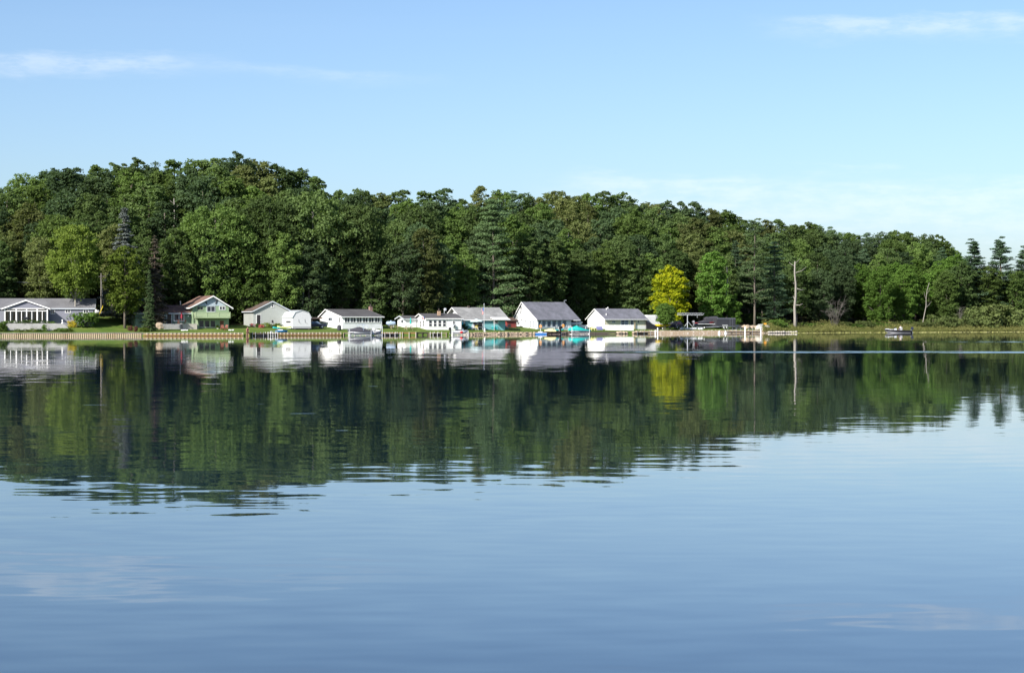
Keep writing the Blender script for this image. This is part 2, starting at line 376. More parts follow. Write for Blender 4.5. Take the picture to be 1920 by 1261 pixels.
# ------------------------------------------------------------------ ground and lake
def build_ground():
    xs = np.concatenate([[-4000, -1500, -700, -400], np.arange(-260, 301, 1.6), [420, 700, 1500, 4000]])
    ds = np.concatenate([[-4, -1.2, -0.25, 0.0, 0.4, 0.8, 1.2, 1.6], np.arange(2.4, 26, 1.2), np.arange(28, 100, 4), [120, 160, 260, 500, 1200, 4000]])
    Xg, Dg = np.meshgrid(xs, ds, indexing='ij'); Yg = shore(Xg)+Dg
    Zg = ground_z(Xg, Yg)
    rn = np.random.default_rng(5); Zg = Zg+np.where((Dg > 2) & (Dg < 100), rn.normal(0, 0.025, Zg.shape), 0)
    nx, nd = Xg.shape; idx = np.arange(nx*nd).reshape(nx, nd)
    q = np.stack([idx[:-1, :-1], idx[1:, :-1], idx[1:, 1:], idx[:-1, 1:]], -1).reshape(-1, 4)
    me = bpy.data.meshes.new('ground'); me.from_pydata(np.stack([Xg, Yg, Zg], -1).reshape(-1, 3).tolist(), [], q.tolist()); me.shade_smooth()
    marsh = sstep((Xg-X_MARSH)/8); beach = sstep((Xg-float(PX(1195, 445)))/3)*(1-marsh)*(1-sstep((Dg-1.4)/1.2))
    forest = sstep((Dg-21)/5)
    a = me.attributes.new('cover', 'FLOAT_COLOR', 'POINT')
    a.data.foreach_set('color', np.stack([forest, marsh, beach, np.ones_like(beach)], -1).reshape(-1).astype(np.float32))
    m, t, p = new_mat('lawn_and_woodland_floor')
    cov = t.new('ShaderNodeSeparateColor'); t.l.new(t.new('ShaderNodeAttribute', attribute_name='cover').outputs['Color'], cov.inputs[0])
    oc = t.new('ShaderNodeTexCoord').outputs['Object']
    g = t.mix(t.ss(t.noise(oc, 0.35, 5, 0.65), 0.35, 0.7), (0.075, 0.135, 0.022, 1), (0.135, 0.170, 0.040, 1))
    g = t.mix(t.m('MULTIPLY', t.ss(t.noise(oc, 1.8, 4, 0.7), 0.55, 0.8), 0.5), g, (0.16, 0.13, 0.06, 1))
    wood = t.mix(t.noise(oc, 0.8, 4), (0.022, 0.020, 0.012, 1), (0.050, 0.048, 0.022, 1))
    ms = t.mix(t.noise(oc, 0.8, 4), (0.05, 0.06, 0.02, 1), (0.11, 0.10, 0.045, 1))
    sand = t.mix(t.noise(oc, 3.0, 5, 0.7), (0.22, 0.16, 0.10, 1), (0.46, 0.36, 0.26, 1))
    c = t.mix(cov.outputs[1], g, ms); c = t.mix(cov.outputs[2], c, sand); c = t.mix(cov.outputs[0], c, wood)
    t.put(p.inputs['Base Color'], c); p.inputs['Roughness'].default_value = 0.95; p.inputs['Specular IOR Level'].default_value = 0.1
    b = t.new('ShaderNodeBump'); b.inputs['Distance'].default_value = 0.05; t.put(b.inputs['Height'], t.noise(oc, 6, 4)); t.l.new(b.outputs[0], p.inputs['Normal'])
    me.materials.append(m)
    return tag(link(bpy.data.objects.new('ground', me)), kind='structure')
build_ground()
def build_lake():
    m, t, p = new_mat('lake_water')
    pos = t.new('ShaderNodeNewGeometry').outputs['Position']
    X, Y, Z = t.sep(pos)
    def slopes(scale, sx, sy, detail, seed, rot=0.0):
        v = t.mapv(pos, (sx, sy, 1), (seed, seed*1.7, seed), (0, 0, rot))
        n = t.new('ShaderNodeVectorMath', operation='SUBTRACT'); t.put(n.inputs[0], t.noise(v, scale, detail, 0.5, out=1, dim='2D')); n.inputs[1].default_value = (0.5, 0.5, 0.5)
        return n.outputs[0]
    def scaled(v, k):
        n = t.new('ShaderNodeVectorMath', operation='SCALE'); t.put(n.inputs[0], v); t.put(n.inputs[3], k); return n.outputs[0]
    def addv(a, b):
        n = t.new('ShaderNodeVectorMath', operation='ADD'); t.put(n.inputs[0], a); t.put(n.inputs[1], b); return n.outputs[0]
    gust = t.ss(t.noise(t.mapv(pos, (0.02, 0.035, 1)), 1.0, 2, dim='2D'), 0.30, 0.72)            # where the breeze touches
    calm = t.ss(Y, 110.0, 300.0, 1.0, 0.5)                                             # sheltered towards the far bank
    amp = t.m('MULTIPLY', calm, t.m('ADD', t.m('MULTIPLY', gust, 0.9), 0.45))
    s = scaled(slopes(0.55, 0.4, 1.0, 2, 3.1, 0.12), t.m('MULTIPLY', amp, 0.0095))
    s = addv(s, scaled(slopes(2.2, 0.4, 1.0, 1, 8.4, -0.2), t.m('MULTIPLY', amp, t.ss(Y, 110.0, 45.0, 0.008, 0.017))))
    s = addv(s, scaled(slopes(0.09, 0.7, 1.0, 1, 5.5, 0.3), t.ss(Y, 70.0, 28.0, 0.0025, 0.010)))
    # ring ripples spreading from a fish or a paddle
    r = t.m('SQRT', t.m('ADD', t.m('POWER', t.m('SUBTRACT', X, 6.0), 2.0), t.m('POWER', t.m('SUBTRACT', Y, 60.0), 2.0)))
    ring = t.m('MULTIPLY', t.m('SINE', t.m('MULTIPLY', r, 5.0)), t.m('MULTIPLY', t.m('MULTIPLY', t.ss(r, 40.0, 18.0), t.ss(r, 6.0, 16.0)), t.m('MULTIPLY', t.ss(Y, 24.0, 32.0), 0.0011)))
    s = addv(s, t.comb(0.0, ring, 0.0))
    # ruffled streaks: a spent boat wake across the right half
    br = t.ss(t.noise(t.mapv(pos, (0.12, 0.5, 1)), 1.0, 2, dim='2D'), 0.34, 0.6)
    def ruffle(y0, w, x0, x1, k):
        wob = t.m('MULTIPLY', t.m('SUBTRACT', t.noise(t.comb(t.m('MULTIPLY', X, 0.05), y0, 0.0), 1.0, 1, dim='2D'), 0.5), w*1.3)
        d = t.m('ABSOLUTE', t.m('SUBTRACT', t.m('ADD', Y, wob), y0))
        return t.m('MULTIPLY', t.m('MULTIPLY', t.m('MULTIPLY', t.ss(d, w, w*0.4), t.ss(X, x0, x1)), br), k)
    ruf = t.m('ADD', ruffle(181.0, 7.0, 2.0, 16.0, 1.0), ruffle(272.0, 16.0, 42.0, 68.0, 0.6))
    fine = slopes(1.8, 0.5, 1.0, 1, 14.2)
    s = addv(s, addv(scaled(fine, t.m('MULTIPLY', ruf, 0.12)), scaled(t.comb(0.0, -0.055, 0.0), ruf)))
    # scattered single wavelets
    fl = t.ss(t.noise(t.mapv(pos, (0.4, 1.3, 1), (4, 2, 0)), 1.0, 1, dim='2D'), 0.825, 0.875)
    s = addv(s, scaled(t.comb(0.0, -0.06, 0.0), t.m('MULTIPLY', fl, t.m('MULTIPLY', t.ss(Y, 120, 60), t.ss(X, 4.0, -6.0)))))
    sx, sy, sz = t.sep(s)
    nn = t.new('ShaderNodeVectorMath', operation='NORMALIZE'); t.put(nn.inputs[0], t.comb(sx, sy, 1.0)); t.l.new(nn.outputs[0], p.inputs['Normal'])
    t.put(p.inputs['Base Color'], t.mix(gust, (0.005, 0.015, 0.030, 1), (0.005, 0.020, 0.044, 1)))
    p.inputs['Roughness'].default_value = 0.02; p.inputs['IOR'].default_value = 1.60; p.inputs['Specular IOR Level'].default_value = 0.5
    me = bpy.data.meshes.new('lake'); me.from_pydata([(-4000, -4000, 0), (4000, -4000, 0), (4000, 4000, 0), (-4000, 4000, 0)], [], [(0, 1, 2, 3)])
    me.materials.append(m)
    tag(link(bpy.data.objects.new('lake_water', me)), kind='structure')
build_lake()

# ------------------------------------------------------------------ trees
def quad_mesh(name, c, n, size, tint, aspect=0.6, rng=None, droop=None):
    """one mesh of leaf faces: centres c, normals n"""
    k = len(c); r = rng.normal(size=(k, 3))
    n = n/np.linalg.norm(n, axis=1, keepdims=True)
    t = np.cross(n, r) if droop is None else droop-n*np.sum(droop*n, 1, keepdims=True)
    t /= (np.linalg.norm(t, axis=1, keepdims=True)+1e-9); b = np.cross(n, t)
    s = size[:, None]
    v = np.stack([c+t*s, c+b*s*aspect, c-t*s, c-b*s*aspect], 1).reshape(-1, 3)
    me = bpy.data.meshes.new(name)
    me.vertices.add(4*k); me.vertices.foreach_set('co', v.astype(np.float32).ravel())
    me.loops.add(4*k); me.loops.foreach_set('vertex_index', np.arange(4*k, dtype=np.int32))
    me.polygons.add(k); me.polygons.foreach_set('loop_start', np.arange(0, 4*k, 4, dtype=np.int32))
    a = me.attributes.new('tint', 'FLOAT', 'POINT'); a.data.foreach_set('value', np.repeat(tint, 4).astype(np.float32))
    me.update(); me.validate()
    me.materials.append(None)
    return me
def clumps_to_leaves(rng, C, R, per, size, flat=0.7, up=0.5, axis=None):
    """leaves over each clump: mostly its upper, outer shell"""
    k = len(C); N = k*per
    d = rng.normal(size=(N, 3)); d /= np.linalg.norm(d, axis=1, keepdims=True)
    d[:, 2] = np.where(d[:, 2] < -0.35, -d[:, 2], d[:, 2])
    rr = rng.uniform(0.40, 1.0, N)[:, None]**0.8*rng.uniform(0.85, 1.28, N)[:, None]
    Rr = np.repeat(R, per)[:, None]
    p = np.repeat(C, per, 0)+d*rr*Rr*np.array([1, 1, flat])
    n = d*0.6+np.array([0, 0, up])+rng.normal(0, 0.55, (N, 3))
    tint = np.clip(np.repeat(rng.uniform(0, 1, k), per)*0.6+rng.uniform(0, 0.4, N), 0, 1)
    return p, n, size*rng.uniform(0.7, 1.3, N), tint
def trunk_mesh(name, rng, H, rad, top, limbs, lean=0.02, n=7, lrad=0.4):
    mb = MB(); pts = []; k = 7; ph = rng.uniform(0, 6.28)
    for i in range(k):
        z = top*i/(k-1); pts.append((math.sin(ph+i*1.1)*lean*z*0.5, math.cos(ph*1.3+i*0.9)*lean*z*0.5, z-0.4*(i == 0)))
    rs = [rad*(1.25 if i == 0 else 1.0)*(1-0.75*i/(k-1)) for i in range(k)]
    mb.tube(pts, rs, n)
    for (z0, end) in limbs:
        f = min(z0/top, 0.97); i = min(int(f*(k-1)), k-2); g = f*(k-1)-i
        a = Vector(pts[i]).lerp(Vector(pts[i+1]), g); e = Vector(end); r0 = rad*(1-0.75*f)*lrad*1.4
        md = a.lerp(e, 0.55)+Vector((0, 0, 0.06*(e-a).length))+Vector(rng.normal(0, 0.15, 3))
        mb.tube([a, md, e], [r0, r0*0.6, r0*0.18], 5)
    me = bpy.data.meshes.new(name); me.from_pydata(mb.v, [], mb.f); me.shade_smooth(); me.materials.append(None)
    return me
def broadleaf(seed, H=20.0, R=5.0, base=0.22, n=80, rc=1.25, per=115, size=0.27, peak=0.45, wide=0.62):
    """prototype: (trunk mesh, crown mesh), H tall"""
    rng = np.random.default_rng(seed); zb = H*base; n = int(n*2.1); rc *= 0.76; per = int(per*0.72); size *= 0.84
    lobes = [(rng.uniform(0, 6.28), rng.uniform(0, 1), rng.uniform(0.62, 1.22)) for _ in range(14)]
    C = []; Rr = []; tries = 0
    while len(C) < n and tries < 60*n:
        tries += 1; t = rng.uniform(0.0, 1.0)
        e = (t-peak)/(1-peak) if t > peak else (peak-t)/(peak*1.12)
        prof = math.sqrt(max(0.0, 1-abs(e)**(3.2 if t > peak else 2.6)))
        if rng.uniform() > prof+0.12: continue
        a = rng.uniform(0, 2*math.pi)
        ws = [(0.02+math.exp(-((math.cos(a-la)-1)**2*3+(t-lt)**2*14)), w) for la, lt, w in lobes]
        lob = sum(k*w for k, w in ws)/sum(k for k, w in ws)
        q = math.sqrt(rng.uniform(0.12, 1.0)); r = R*prof*lob*q
        rad = rc*rng.uniform(0.6, 1.45)*(0.85 if t > 0.85 else 1.0)
        p = np.array([r*math.cos(a), r*math.sin(a), zb+t*(H-zb-rad*0.7)*(0.93+0.07*lob)])
        if C and min(np.linalg.norm(np.array(C)-p, axis=1)) < rc*0.5: continue
        C.append(p); Rr.append(rad)
    C = np.array(C); Rr = np.array(Rr)
    p, nn, s, ti = clumps_to_leaves(rng, C, Rr, per, size)
    # thin scatter through the inside of the crown
    k = int(len(p)*0.22); q = C[rng.integers(0, len(C), k)]*np.array([0.78, 0.78, 0.93])+rng.normal(0, 0.5*rc, (k, 3))
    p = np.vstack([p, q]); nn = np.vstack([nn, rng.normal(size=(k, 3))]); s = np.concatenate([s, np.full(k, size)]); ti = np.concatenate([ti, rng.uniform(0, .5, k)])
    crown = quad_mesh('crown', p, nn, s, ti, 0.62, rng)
    order = sorted(range(len(C)), key=lambda i: C[i][2])
    limbs = []
    for i in order[::max(1, len(order)//16)]:
        c = C[i]; limbs.append((max(zb*0.75, c[2]-math.hypot(c[0], c[1])*0.75-1.0), tuple(c)))
    return trunk_mesh('trunk', rng, H, H*0.0155, H*0.88, limbs), crown
def pine(seed, H=22.0, R=4.6, base=0.12, step=1.0, gaps=0.25, tuft=1.1, per=52, size=0.22, power=0.8, jitter=0.45, flat=0.32):
    """white pine: flat plates of needles in whorls"""
    rng = np.random.default_rng(seed); C = []; Rr = []; limbs = []; z = H*base
    while z < H*0.985:
        f = (z-H*base)/(H*(1-base)); Lr = R*((1-f)**power)*(0.75+0.25*min(1, f*6+0.4))+0.25
        nb = max(3, int(5+2*(1-f)))
        a0 = rng.uniform(0, 6.28)
        for b in range(nb):
            if rng.uniform() < gaps*(1-f*0.6): continue
            a = a0+b*2*math.pi/nb+rng.normal(0, 0.22); ln = Lr*rng.uniform(0.62, 1.12); zz = z+rng.normal(0, jitter)
            for u in np.arange(0.35, 1.01, 0.22 if ln > 2 else 0.32):
                C.append((math.cos(a)*ln*u, math.sin(a)*ln*u, zz+0.16*ln*u*u+rng.normal(0, 0.06))); Rr.append(tuft*(0.65+0.5*(1-abs(u-0.65)))*rng.uniform(0.8, 1.2)*(0.55+0.45*(1-f)))
            limbs.append((zz-0.25, (math.cos(a)*ln*0.9, math.sin(a)*ln*0.9, zz+0.12*ln)))
        z += step*rng.uniform(0.8, 1.2)*(0.7+0.5*(1-f))
    C = np.array(C); Rr = np.array(Rr)
    p, nn, s, ti = clumps_to_leaves(rng, C, Rr, per, size, flat, 0.9)
    return trunk_mesh('trunk', rng, H, H*0.013, H*0.97, limbs, 0.008, 7, 0.22), quad_mesh('crown', p, nn, s, ti, 0.3, rng)
def spruce(seed, H=18.0, R=3.2, base=0.08, per=40, size=0.2, gaps=0.14, step=0.55, tuft=0.66):
    rng = np.random.default_rng(seed); C = []; Rr = []; limbs = []; z = H*base
    while z < H*0.99:
        f = (z-H*base)/(H*(1-base)); Lr = R*(1-f)**0.95+0.12; nb = max(4, int(9*(1-f))+3); a0 = rng.uniform(0, 6.28)
        for b in range(nb):
            if rng.uniform() < gaps: continue
            a = a0+b*2*math.pi/nb+rng.normal(0, 0.2); ln = Lr*rng.uniform(0.6, 1.15); zj = rng.normal(0, 0.25)
            for u in np.arange(0.3, 1.01, 0.25):
                C.append((math.cos(a)*ln*u, math.sin(a)*ln*u, z+zj-0.28*ln*u+0.12*ln*u*u)); Rr.append(tuft*rng.uniform(0.75, 1.2)*(0.5+0.5*(1-f)))
            limbs.append((z, (math.cos(a)*ln, math.sin(a)*ln, z-0.18*ln)))
        z += step*rng.uniform(0.85, 1.15)
    p, nn, s, ti = clumps_to_leaves(rng, np.array(C), np.array(Rr), per, size, 0.45, 0.5)
    return trunk_mesh('trunk', rng, H, H*0.012, H*0.98, limbs[::2], 0.004, 6, 0.2), quad_mesh('crown', p, nn, s, ti, 0.35, rng)
def shrub(seed, H=2.0, R=1.2, n=16, rc=0.5, per=50, size=0.13, base=0.05):
    return broadleaf(seed, H, R, base, n, rc, per, size, 0.4, 0.5)

P_OAK = [broadleaf(s, 20, r, b, n, rc, 105, 0.27, pk, w) for s, r, b, n, rc, pk, w in
         [(11, 5.6, 0.16, 96, 1.35, 0.45, 0.6), (12, 5.2, 0.22, 88, 1.3, 0.5, 0.55), (13, 6.2, 0.12, 110, 1.45, 0.4, 0.62), (14, 4.8, 0.25, 80, 1.25, 0.52, 0.7)]]
P_TALL = [broadleaf(s, 20, r, b, n, rc, 115, 0.24, pk, w) for s, r, b, n, rc, pk, w in
          [(21, 3.6, 0.3, 74, 1.05, 0.5, 0.6), (22, 3.9, 0.26, 80, 1.1, 0.55, 0.7), (23, 3.3, 0.2, 72, 1.0, 0.42, 0.75)]]
P_DENSE = [broadleaf(s, 20, r, b, n, rc, 120, 0.25, pk, w) for s, r, b, n, rc, pk, w in
           [(31, 4.9, 0.10, 120, 1.15, 0.36, 0.7), (32, 4.4, 0.14, 110, 1.1, 0.42, 0.8), (33, 5.3, 0.08, 125, 1.2, 0.38, 0.62)]]
P_PINE = [pine(41), pine(42, gaps=0.35, R=4.2, base=0.2), pine(43, R=3.6, base=0.3, gaps=0.3, power=0.6, jitter=0.5)]
def plant(name, proto, loc, H, H0=20.0, wid=1.0, leaf='oak', bark='bark', rz=None, label=None, cat='tree', group=None, rng=random.Random(3)):
    """an individual: its root carries copies of the trunk and the crown (mesh data shared with its kind)"""
    k = H/H0
    root = empty(name, loc, rng.uniform(0, 6.28) if rz is None else rz, label, cat, group, (k*wid, k*wid, k))
    tr = link(bpy.data.objects.new('trunk', proto[0]), root); cr = link(bpy.data.objects.new('crown', proto[1]), root)
    for o, m in ((tr, M[bark]), (cr, L[leaf])):
        o.material_slots[0].link = 'OBJECT'; o.material_slots[0].material = m
    return root

rng = random.Random(77)
SECTORS = [(-400, 'above the grey ranch house'), (250, 'behind the green house'), (450, 'behind the grey gabled garage'), (595, 'behind the white cottage'),
           (740, 'behind the small white house'), (872, 'behind the teal house'), (960, 'behind the gabled house'), (1095, 'behind the cream cottage'), (1215, 'behind the boat yard'), (1440, 'behind the snag'), (1620, 'behind the fishing boat')]
def sector(px):
    s = SECTORS[0][1]
    for p, n in SECTORS:
        if px >= p: s = n
    return s
ROWS = [(27.0, 0.56, 0.66, 'at the foot of the wood'), (38.0, 0.66, 0.80, 'second-rank in the wood'), (51.0, 0.78, 0.90, 'halfway up the wood'), (66.0, 0.88, 0.965, 'high in the wood'), (84.0, 0.985, 1.03, 'on the wooded skyline')]
LEAFMIX = ['oak', 'oak', 'oak', 'maple', 'maple', 'dark', 'dark', 'olive']
def look(pr, lf, px):
    if pr in P_PINE: return 'tiered pine'
    form = 'round-crowned' if pr in P_OAK else ('narrow' if pr in P_TALL else 'dense')
    return form+' '+{'oak': 'mid-green', 'maple': 'fresh green', 'dark': 'dark green', 'olive': 'brownish olive', 'bright': 'bright green'}[lf]+' tree'
KEEP_CLEAR = [(925, 34), (795, 18)]                     # px, half-width: left open for the pine and the slim tree in front
for ri, (d, lo, hi, rank) in enumerate(ROWS):
    x = float(PX(-130, 380+d))
    while True:
        Y = float(shore(x))+d+rng.uniform(-3, 3); px = 960+F*x/Y
        if px > 2080: break
        s = float(skyline(px)); frac = rng.uniform(lo, hi)
        top = 612-(612-s)*frac
        if ri == 4: top += rng.choice([0, 0, 2, 4, 7, 10])
        if px > 1780: top = 612-(612-float(np.interp(px, [1780, 1810, 1850, 1920, 2100], [450, 492, 506, 496, 505])))*rng.uniform(0.72, 1.0)*(0.85 if ri == 0 else 1)
        g = gz(x, Y); H = PZ(top, Y)-g
        H = max(7.0, min(30.0, H))
        kind = rng.random()
        if kind < 0.50: pr = rng.choice(P_OAK); w = rng.uniform(0.82, 1.02)
        elif kind < 0.72: pr = rng.choice(P_TALL); w = rng.uniform(0.95, 1.2)
        elif kind < 0.94 or px < 700: pr = rng.choice(P_DENSE); w = rng.uniform(0.85, 1.1)
        else: pr = rng.choice(P_PINE); w = rng.uniform(0.9, 1.1)
        lf = rng.choice(LEAFMIX)
        if 960 < px < 1120 and ri >= 2 and rng.random() < 0.55: lf = 'olive'
        if px > 1440 and lf == 'olive': lf = 'oak'
        if px > 1600 and ri < 2 and rng.random() < 0.5: lf = 'bright'
        if pr in P_PINE: lf = 'pine'
        clear = any(abs(px-c) < hw for c, hw in KEEP_CLEAR) and ri == 0
        if H > 6 and not clear:
            H0 = 22.0 if pr in P_PINE else 20.0
            if H < 12: w *= 1.25
            plant('woodland_tree' if pr not in P_PINE else 'woodland_pine', pr, (x, Y, g-0.2), H, H0, w, lf, 'bark',
                  label='%s %s %s' % (look(pr, lf, px), rank, sector(px)), cat='tree', group='%s %s %s' % (look(pr, lf, px)+'s', rank, sector(px)), rng=rng)
        x += rng.uniform(5.0, 7.8)*(0.95 if ri < 4 else 0.72)

def special(name, proto, px, d, top, label, H0=20.0, wid=1.0, leaf='oak', bark='bark', rz=None, cat='tree', group=None):
    x, y, z = stand(px, d); return plant(name, proto, (x, y, z-0.15), PZ(top, y)-z, H0, wid, leaf, bark, rz, label, cat, group, rng)
P_WIDE = [broadleaf(51, 20, 8.2, 0.34, 130, 1.5, 100, 0.27, 0.42, 0.55), broadleaf(52, 20, 8.6, 0.2, 150, 1.55, 105, 0.27, 0.42, 0.5)]
special('shade_tree', P_WIDE[0], 141, 9.5, 416, 'yellow-green shade tree with thick grey trunk in front of grey ranch house', wid=0.74, leaf='lime', bark='bark_pale', rz=1.0)
special('shade_tree', broadleaf(53, 20, 5.4, 0.22, 80, 1.35, 100, 0.3, 0.55, 0.6), 234, 9, 458, 'yellow-green tree below the blue spruce on the sloping lawn', wid=1.0, leaf='lime', rz=0.4)
special('blue_spruce', spruce(61), 233, 17, 388, 'silvery blue spruce rising above the yellow-green trees', 18.0, 1.35, 'spruce_blue', 'bark')
special('brown_spruce', spruce(62, gaps=0.32, per=26, tuft=0.5, R=2.6), 290, 13, 436, 'thin brown dying spruce beside the green house', 18.0, 1.25, 'spruce_dead', 'bark_red')
special('column_cedar', spruce(63, H=14, R=2.0, base=0.03, per=40, tuft=0.6, gaps=0.05), 280, 5.0, 505, 'dark narrow evergreen at the left end of green house', 14.0, 0.85, 'dark', 'bark_red')
special('spreading_oak', P_WIDE[1], 505, 33, 362, 'broad spreading oak behind the grey gabled garage', wid=0.8, leaf='oak', bark='bark_pale', rz=2.2)
special('spreading_oak', P_WIDE[1], 585, 32, 352, 'broad oak with pale trunk behind the white gambrel shed', wid=0.82, leaf='oak', bark='bark_pale', rz=0.2)
special('spreading_oak', P_WIDE[0], 668, 31, 378, 'broad oak hanging over the white cottage roof', wid=0.8, leaf='oak', rz=4.0)
special('spreading_oak', P_WIDE[1], 405, 30, 378, 'broad oak over the green two-storey house', wid=0.85, leaf='maple', rz=5.2)
special('spreading_oak', P_WIDE[0], 340, 29, 430, 'broad oak between brown spruce and green house roof', wid=0.75, leaf='maple', rz=3.1)
special('slim_tree', broadleaf(54, 20, 3.8, 0.06, 84, 1.1, 120, 0.25, 0.38, 0.7), 795, 24, 424, 'slim pale olive tree behind the small white house', wid=0.95, leaf='olive', rz=0.0)
special('white_pine', pine(44, R=7.4, base=0.04, gaps=0.15, step=1.25, tuft=1.35, per=80, power=0.72, jitter=0.3), 925, 27, 368, 'large white pine with flat tiered branches behind teal house', 22.0, 1.0, 'pine_olive', 'bark', rz=1.0)
special('dark_maple', P_DENSE[0], 1010, 30, 428, 'dark leafy tree right behind the tall white gabled house', wid=0.9, leaf='dark')
special('dark_maple', P_DENSE[2], 1085, 28, 462, 'dark leafy tree in the gap beside the cream cottage', wid=1.0, leaf='oak')
special('dark_maple', P_DENSE[1], 1170, 28, 470, 'dark leafy tree over the cream cottage roof', wid=1.05, leaf='oak')
special('yellow_maple', broadleaf(55, 20, 6.6, 0.10, 92, 1.30, 110, 0.34, 0.34, 0.55), 1257, 13, 494, 'bright yellow autumn maple beside the cream cottage', wid=0.98, leaf='yellow', rz=0.6)
special('young_tree', broadleaf(56, 20, 7.4, 0.26, 90, 2.2, 110, 0.46, 0.4, 0.5), 1247, 3.2, 566, 'small round green tree on the bank before the yellow maple', wid=1.0, leaf='shrub', rz=0.3)
special('boatyard_tree', broadleaf(57, 20, 4.6, 0.12, 84, 1.3, 100, 0.3, 0.45, 0.6), 1335, 16, 468, 'fresh green tree over the boat hoist and black trailer', wid=1.0, leaf='bright', rz=0.9)
special('boatyard_tree', broadleaf(58, 20, 5.4, 0.1, 50, 1.7, 110, 0.42, 0.45, 0.6), 1376, 14, 548, 'low bright green tree behind the black enclosed trailer', wid=1.0, leaf='bright')
special('dark_pine', P_PINE[0], 1452, 15, 452, 'dark layered pine between bare pine and grey snag', 22.0, 1.25, 'pine', 'bark')
special('bare_pine', pine(45, R=4.9, base=0.30, gaps=0.40, per=44, tuft=1.05, power=0.45, jitter=0.7), 1415, 12, 418, 'tall sparse pine with bare trunk beside the rock pile', 22.0, 0.95, 'pine_olive', 'bark', rz=0.4)
special('bright_maple', P_DENSE[0], 1650, 16, 497, 'bright green maple behind marsh left of the fishing boat', wid=1.0, leaf='bright')
special('bright_maple', P_DENSE[2], 1695, 18, 492, 'bright green maple directly behind the fishing boat', wid=0.95, leaf='bright')
special('bright_maple', P_DENSE[1], 1775, 19, 505, 'green maple left of the two pointed pines', wid=1.1, leaf='maple')
special('pointed_pine', pine(46, R=4.9, base=0.05, gaps=0.22, power=0.78, tuft=0.78, per=44, jitter=0.9, flat=0.6, step=0.62), 1826, 24, 456, 'first pointed pine against the sky past the hill end', 22.0, 1.5, 'pine', 'bark')
special('pointed_pine', pine(47, R=4.9, base=0.05, gaps=0.22, power=0.78, tuft=0.78, per=44, jitter=0.9, flat=0.6, step=0.62), 1876, 23, 452, 'tallest pointed pine against the sky near photo edge', 22.0, 1.5, 'pine', 'bark')
special('pointed_pine', pine(48, R=4.9, base=0.05, gaps=0.22, power=0.78, tuft=0.78, per=44, jitter=0.9, flat=0.6, step=0.62), 1922, 25, 466, 'pointed pine cut by the photo edge', 22.0, 1.5, 'pine', 'bark')
special('edge_tree', P_OAK[0], 1906, 19, 502, 'round mid green tree low beside the photo edge', wid=1.0, leaf='maple')
special('edge_tree', P_DENSE[1], 1852, 21, 496, 'mid green tree between the two pointed pines', wid=1.25, leaf='maple')
special('edge_tree', P_DENSE[2], 1803, 22, 486, 'mid green tree left of the first pointed pine', wid=1.1, leaf='oak')
special('edge_tree', P_OAK[2], 1950, 24, 492, 'mid green tree cut by the photo edge', wid=1.0, leaf='oak')

def bare_tree(name, px, d, top, limbs, label, bark='bark_white', rad=0.3, lean=0.0, broken=True):
    """dead trunk with stub limbs: limbs = (height fraction, dx, dz, thickness)"""
    x, y, z = stand(px, d); H = PZ(top, y)-z
    root = empty(name, (x, y, z), 0, label, 'dead tree')
    mb = MB(); pts = [(lean*H*(i/6)**1.3+0.16*(i > 0)*math.sin(i*1.7+px), 0.12*(i > 0)*math.cos(i*2.1+px), H*i/6-0.3*(i == 0)) for i in range(7)]
    mb.tube(pts, [rad*(1.35 if i == 0 else 1)*(1-0.62*i/6) for i in range(7)], 8); mb.build('trunk', bark, root, True)
    for f, ex, ez, th in limbs:
        b = Vector(pts[min(6, int(f*6))]).lerp(Vector(pts[min(6, int(f*6)+1)]), f*6-int(f*6))
        yy = rng.uniform(-0.8, 0.8)
        e = b+Vector((ex, yy, ez)); k = b.lerp(e, 0.6)+Vector((0, 0, -0.12*abs(ex)))
        MB().tube([b, k, e], [th, th*0.7, th*0.3], 5).build('limb', bark, root, True)
    return root
bare_tree('grey_snag', 1491, 8.0, 490, [(0.36, 1.9, 0.35, .15), (0.43, -0.45, 1.1, .13), (0.61, 2.2, -0.35, .12), (0.66, -0.7, 0.5, .10), (0.83, 2.9, 1.5, .10), (0.93, -1.3, 1.0, .08), (0.97, 1.2, 1.2, .07), (0.28, -0.35, 0.3, .10)],
          'tall pale grey dead snag with stub limbs at the marsh edge', 'bark_pale', 0.38)
bare_tree('white_birch_snag', 1731, 14.0, 530, [(0.45, 1.6, 1.8, .06), (0.6, -0.6, 2.4, .05), (0.75, 1.0, 1.6, .05)], 'leaning pale dead birch behind the fishing boat', 'bark_pale', 0.15, 0.12)
bare_tree('pale_bare_trunk', 326, 44.0, 372, [(0.9, 0.8, 0.9, .05), (0.95, -0.9, 0.8, .05)], 'pale bare trunk high in the wood above the green house', 'bark_pale', 0.20)
bare_tree('pale_bare_trunk', 1065, 40, 434, [(0.93, 0.6, 0.6, .05)], 'pale bare trunk in the wood above the tall white gabled house', 'bark_pale', 0.18)
bare_tree('pale_bare_trunk', 1363, 15.5, 500, [(0.7, 0.9, 1.0, .06), (0.5, -0.8, 0.8, .05)], 'pale bare trunk standing behind the black enclosed trailer', 'bark_pale', 0.27)
bare_tree('pale_bare_trunk', 1348, 17.5, 520, [(0.7, 0.5, 1.0, .06)], 'slim grey trunk between the boat hoist and black trailer', 'bark_pale', 0.18)
bare_tree('pale_bare_trunk', 568, 24.0, 470, [(0.75, 1.0, 1.6, .08), (0.8, -1.4, 1.8, .08)], 'sunlit grey trunk rising behind the white gambrel shed', 'bark_pale', 0.26)
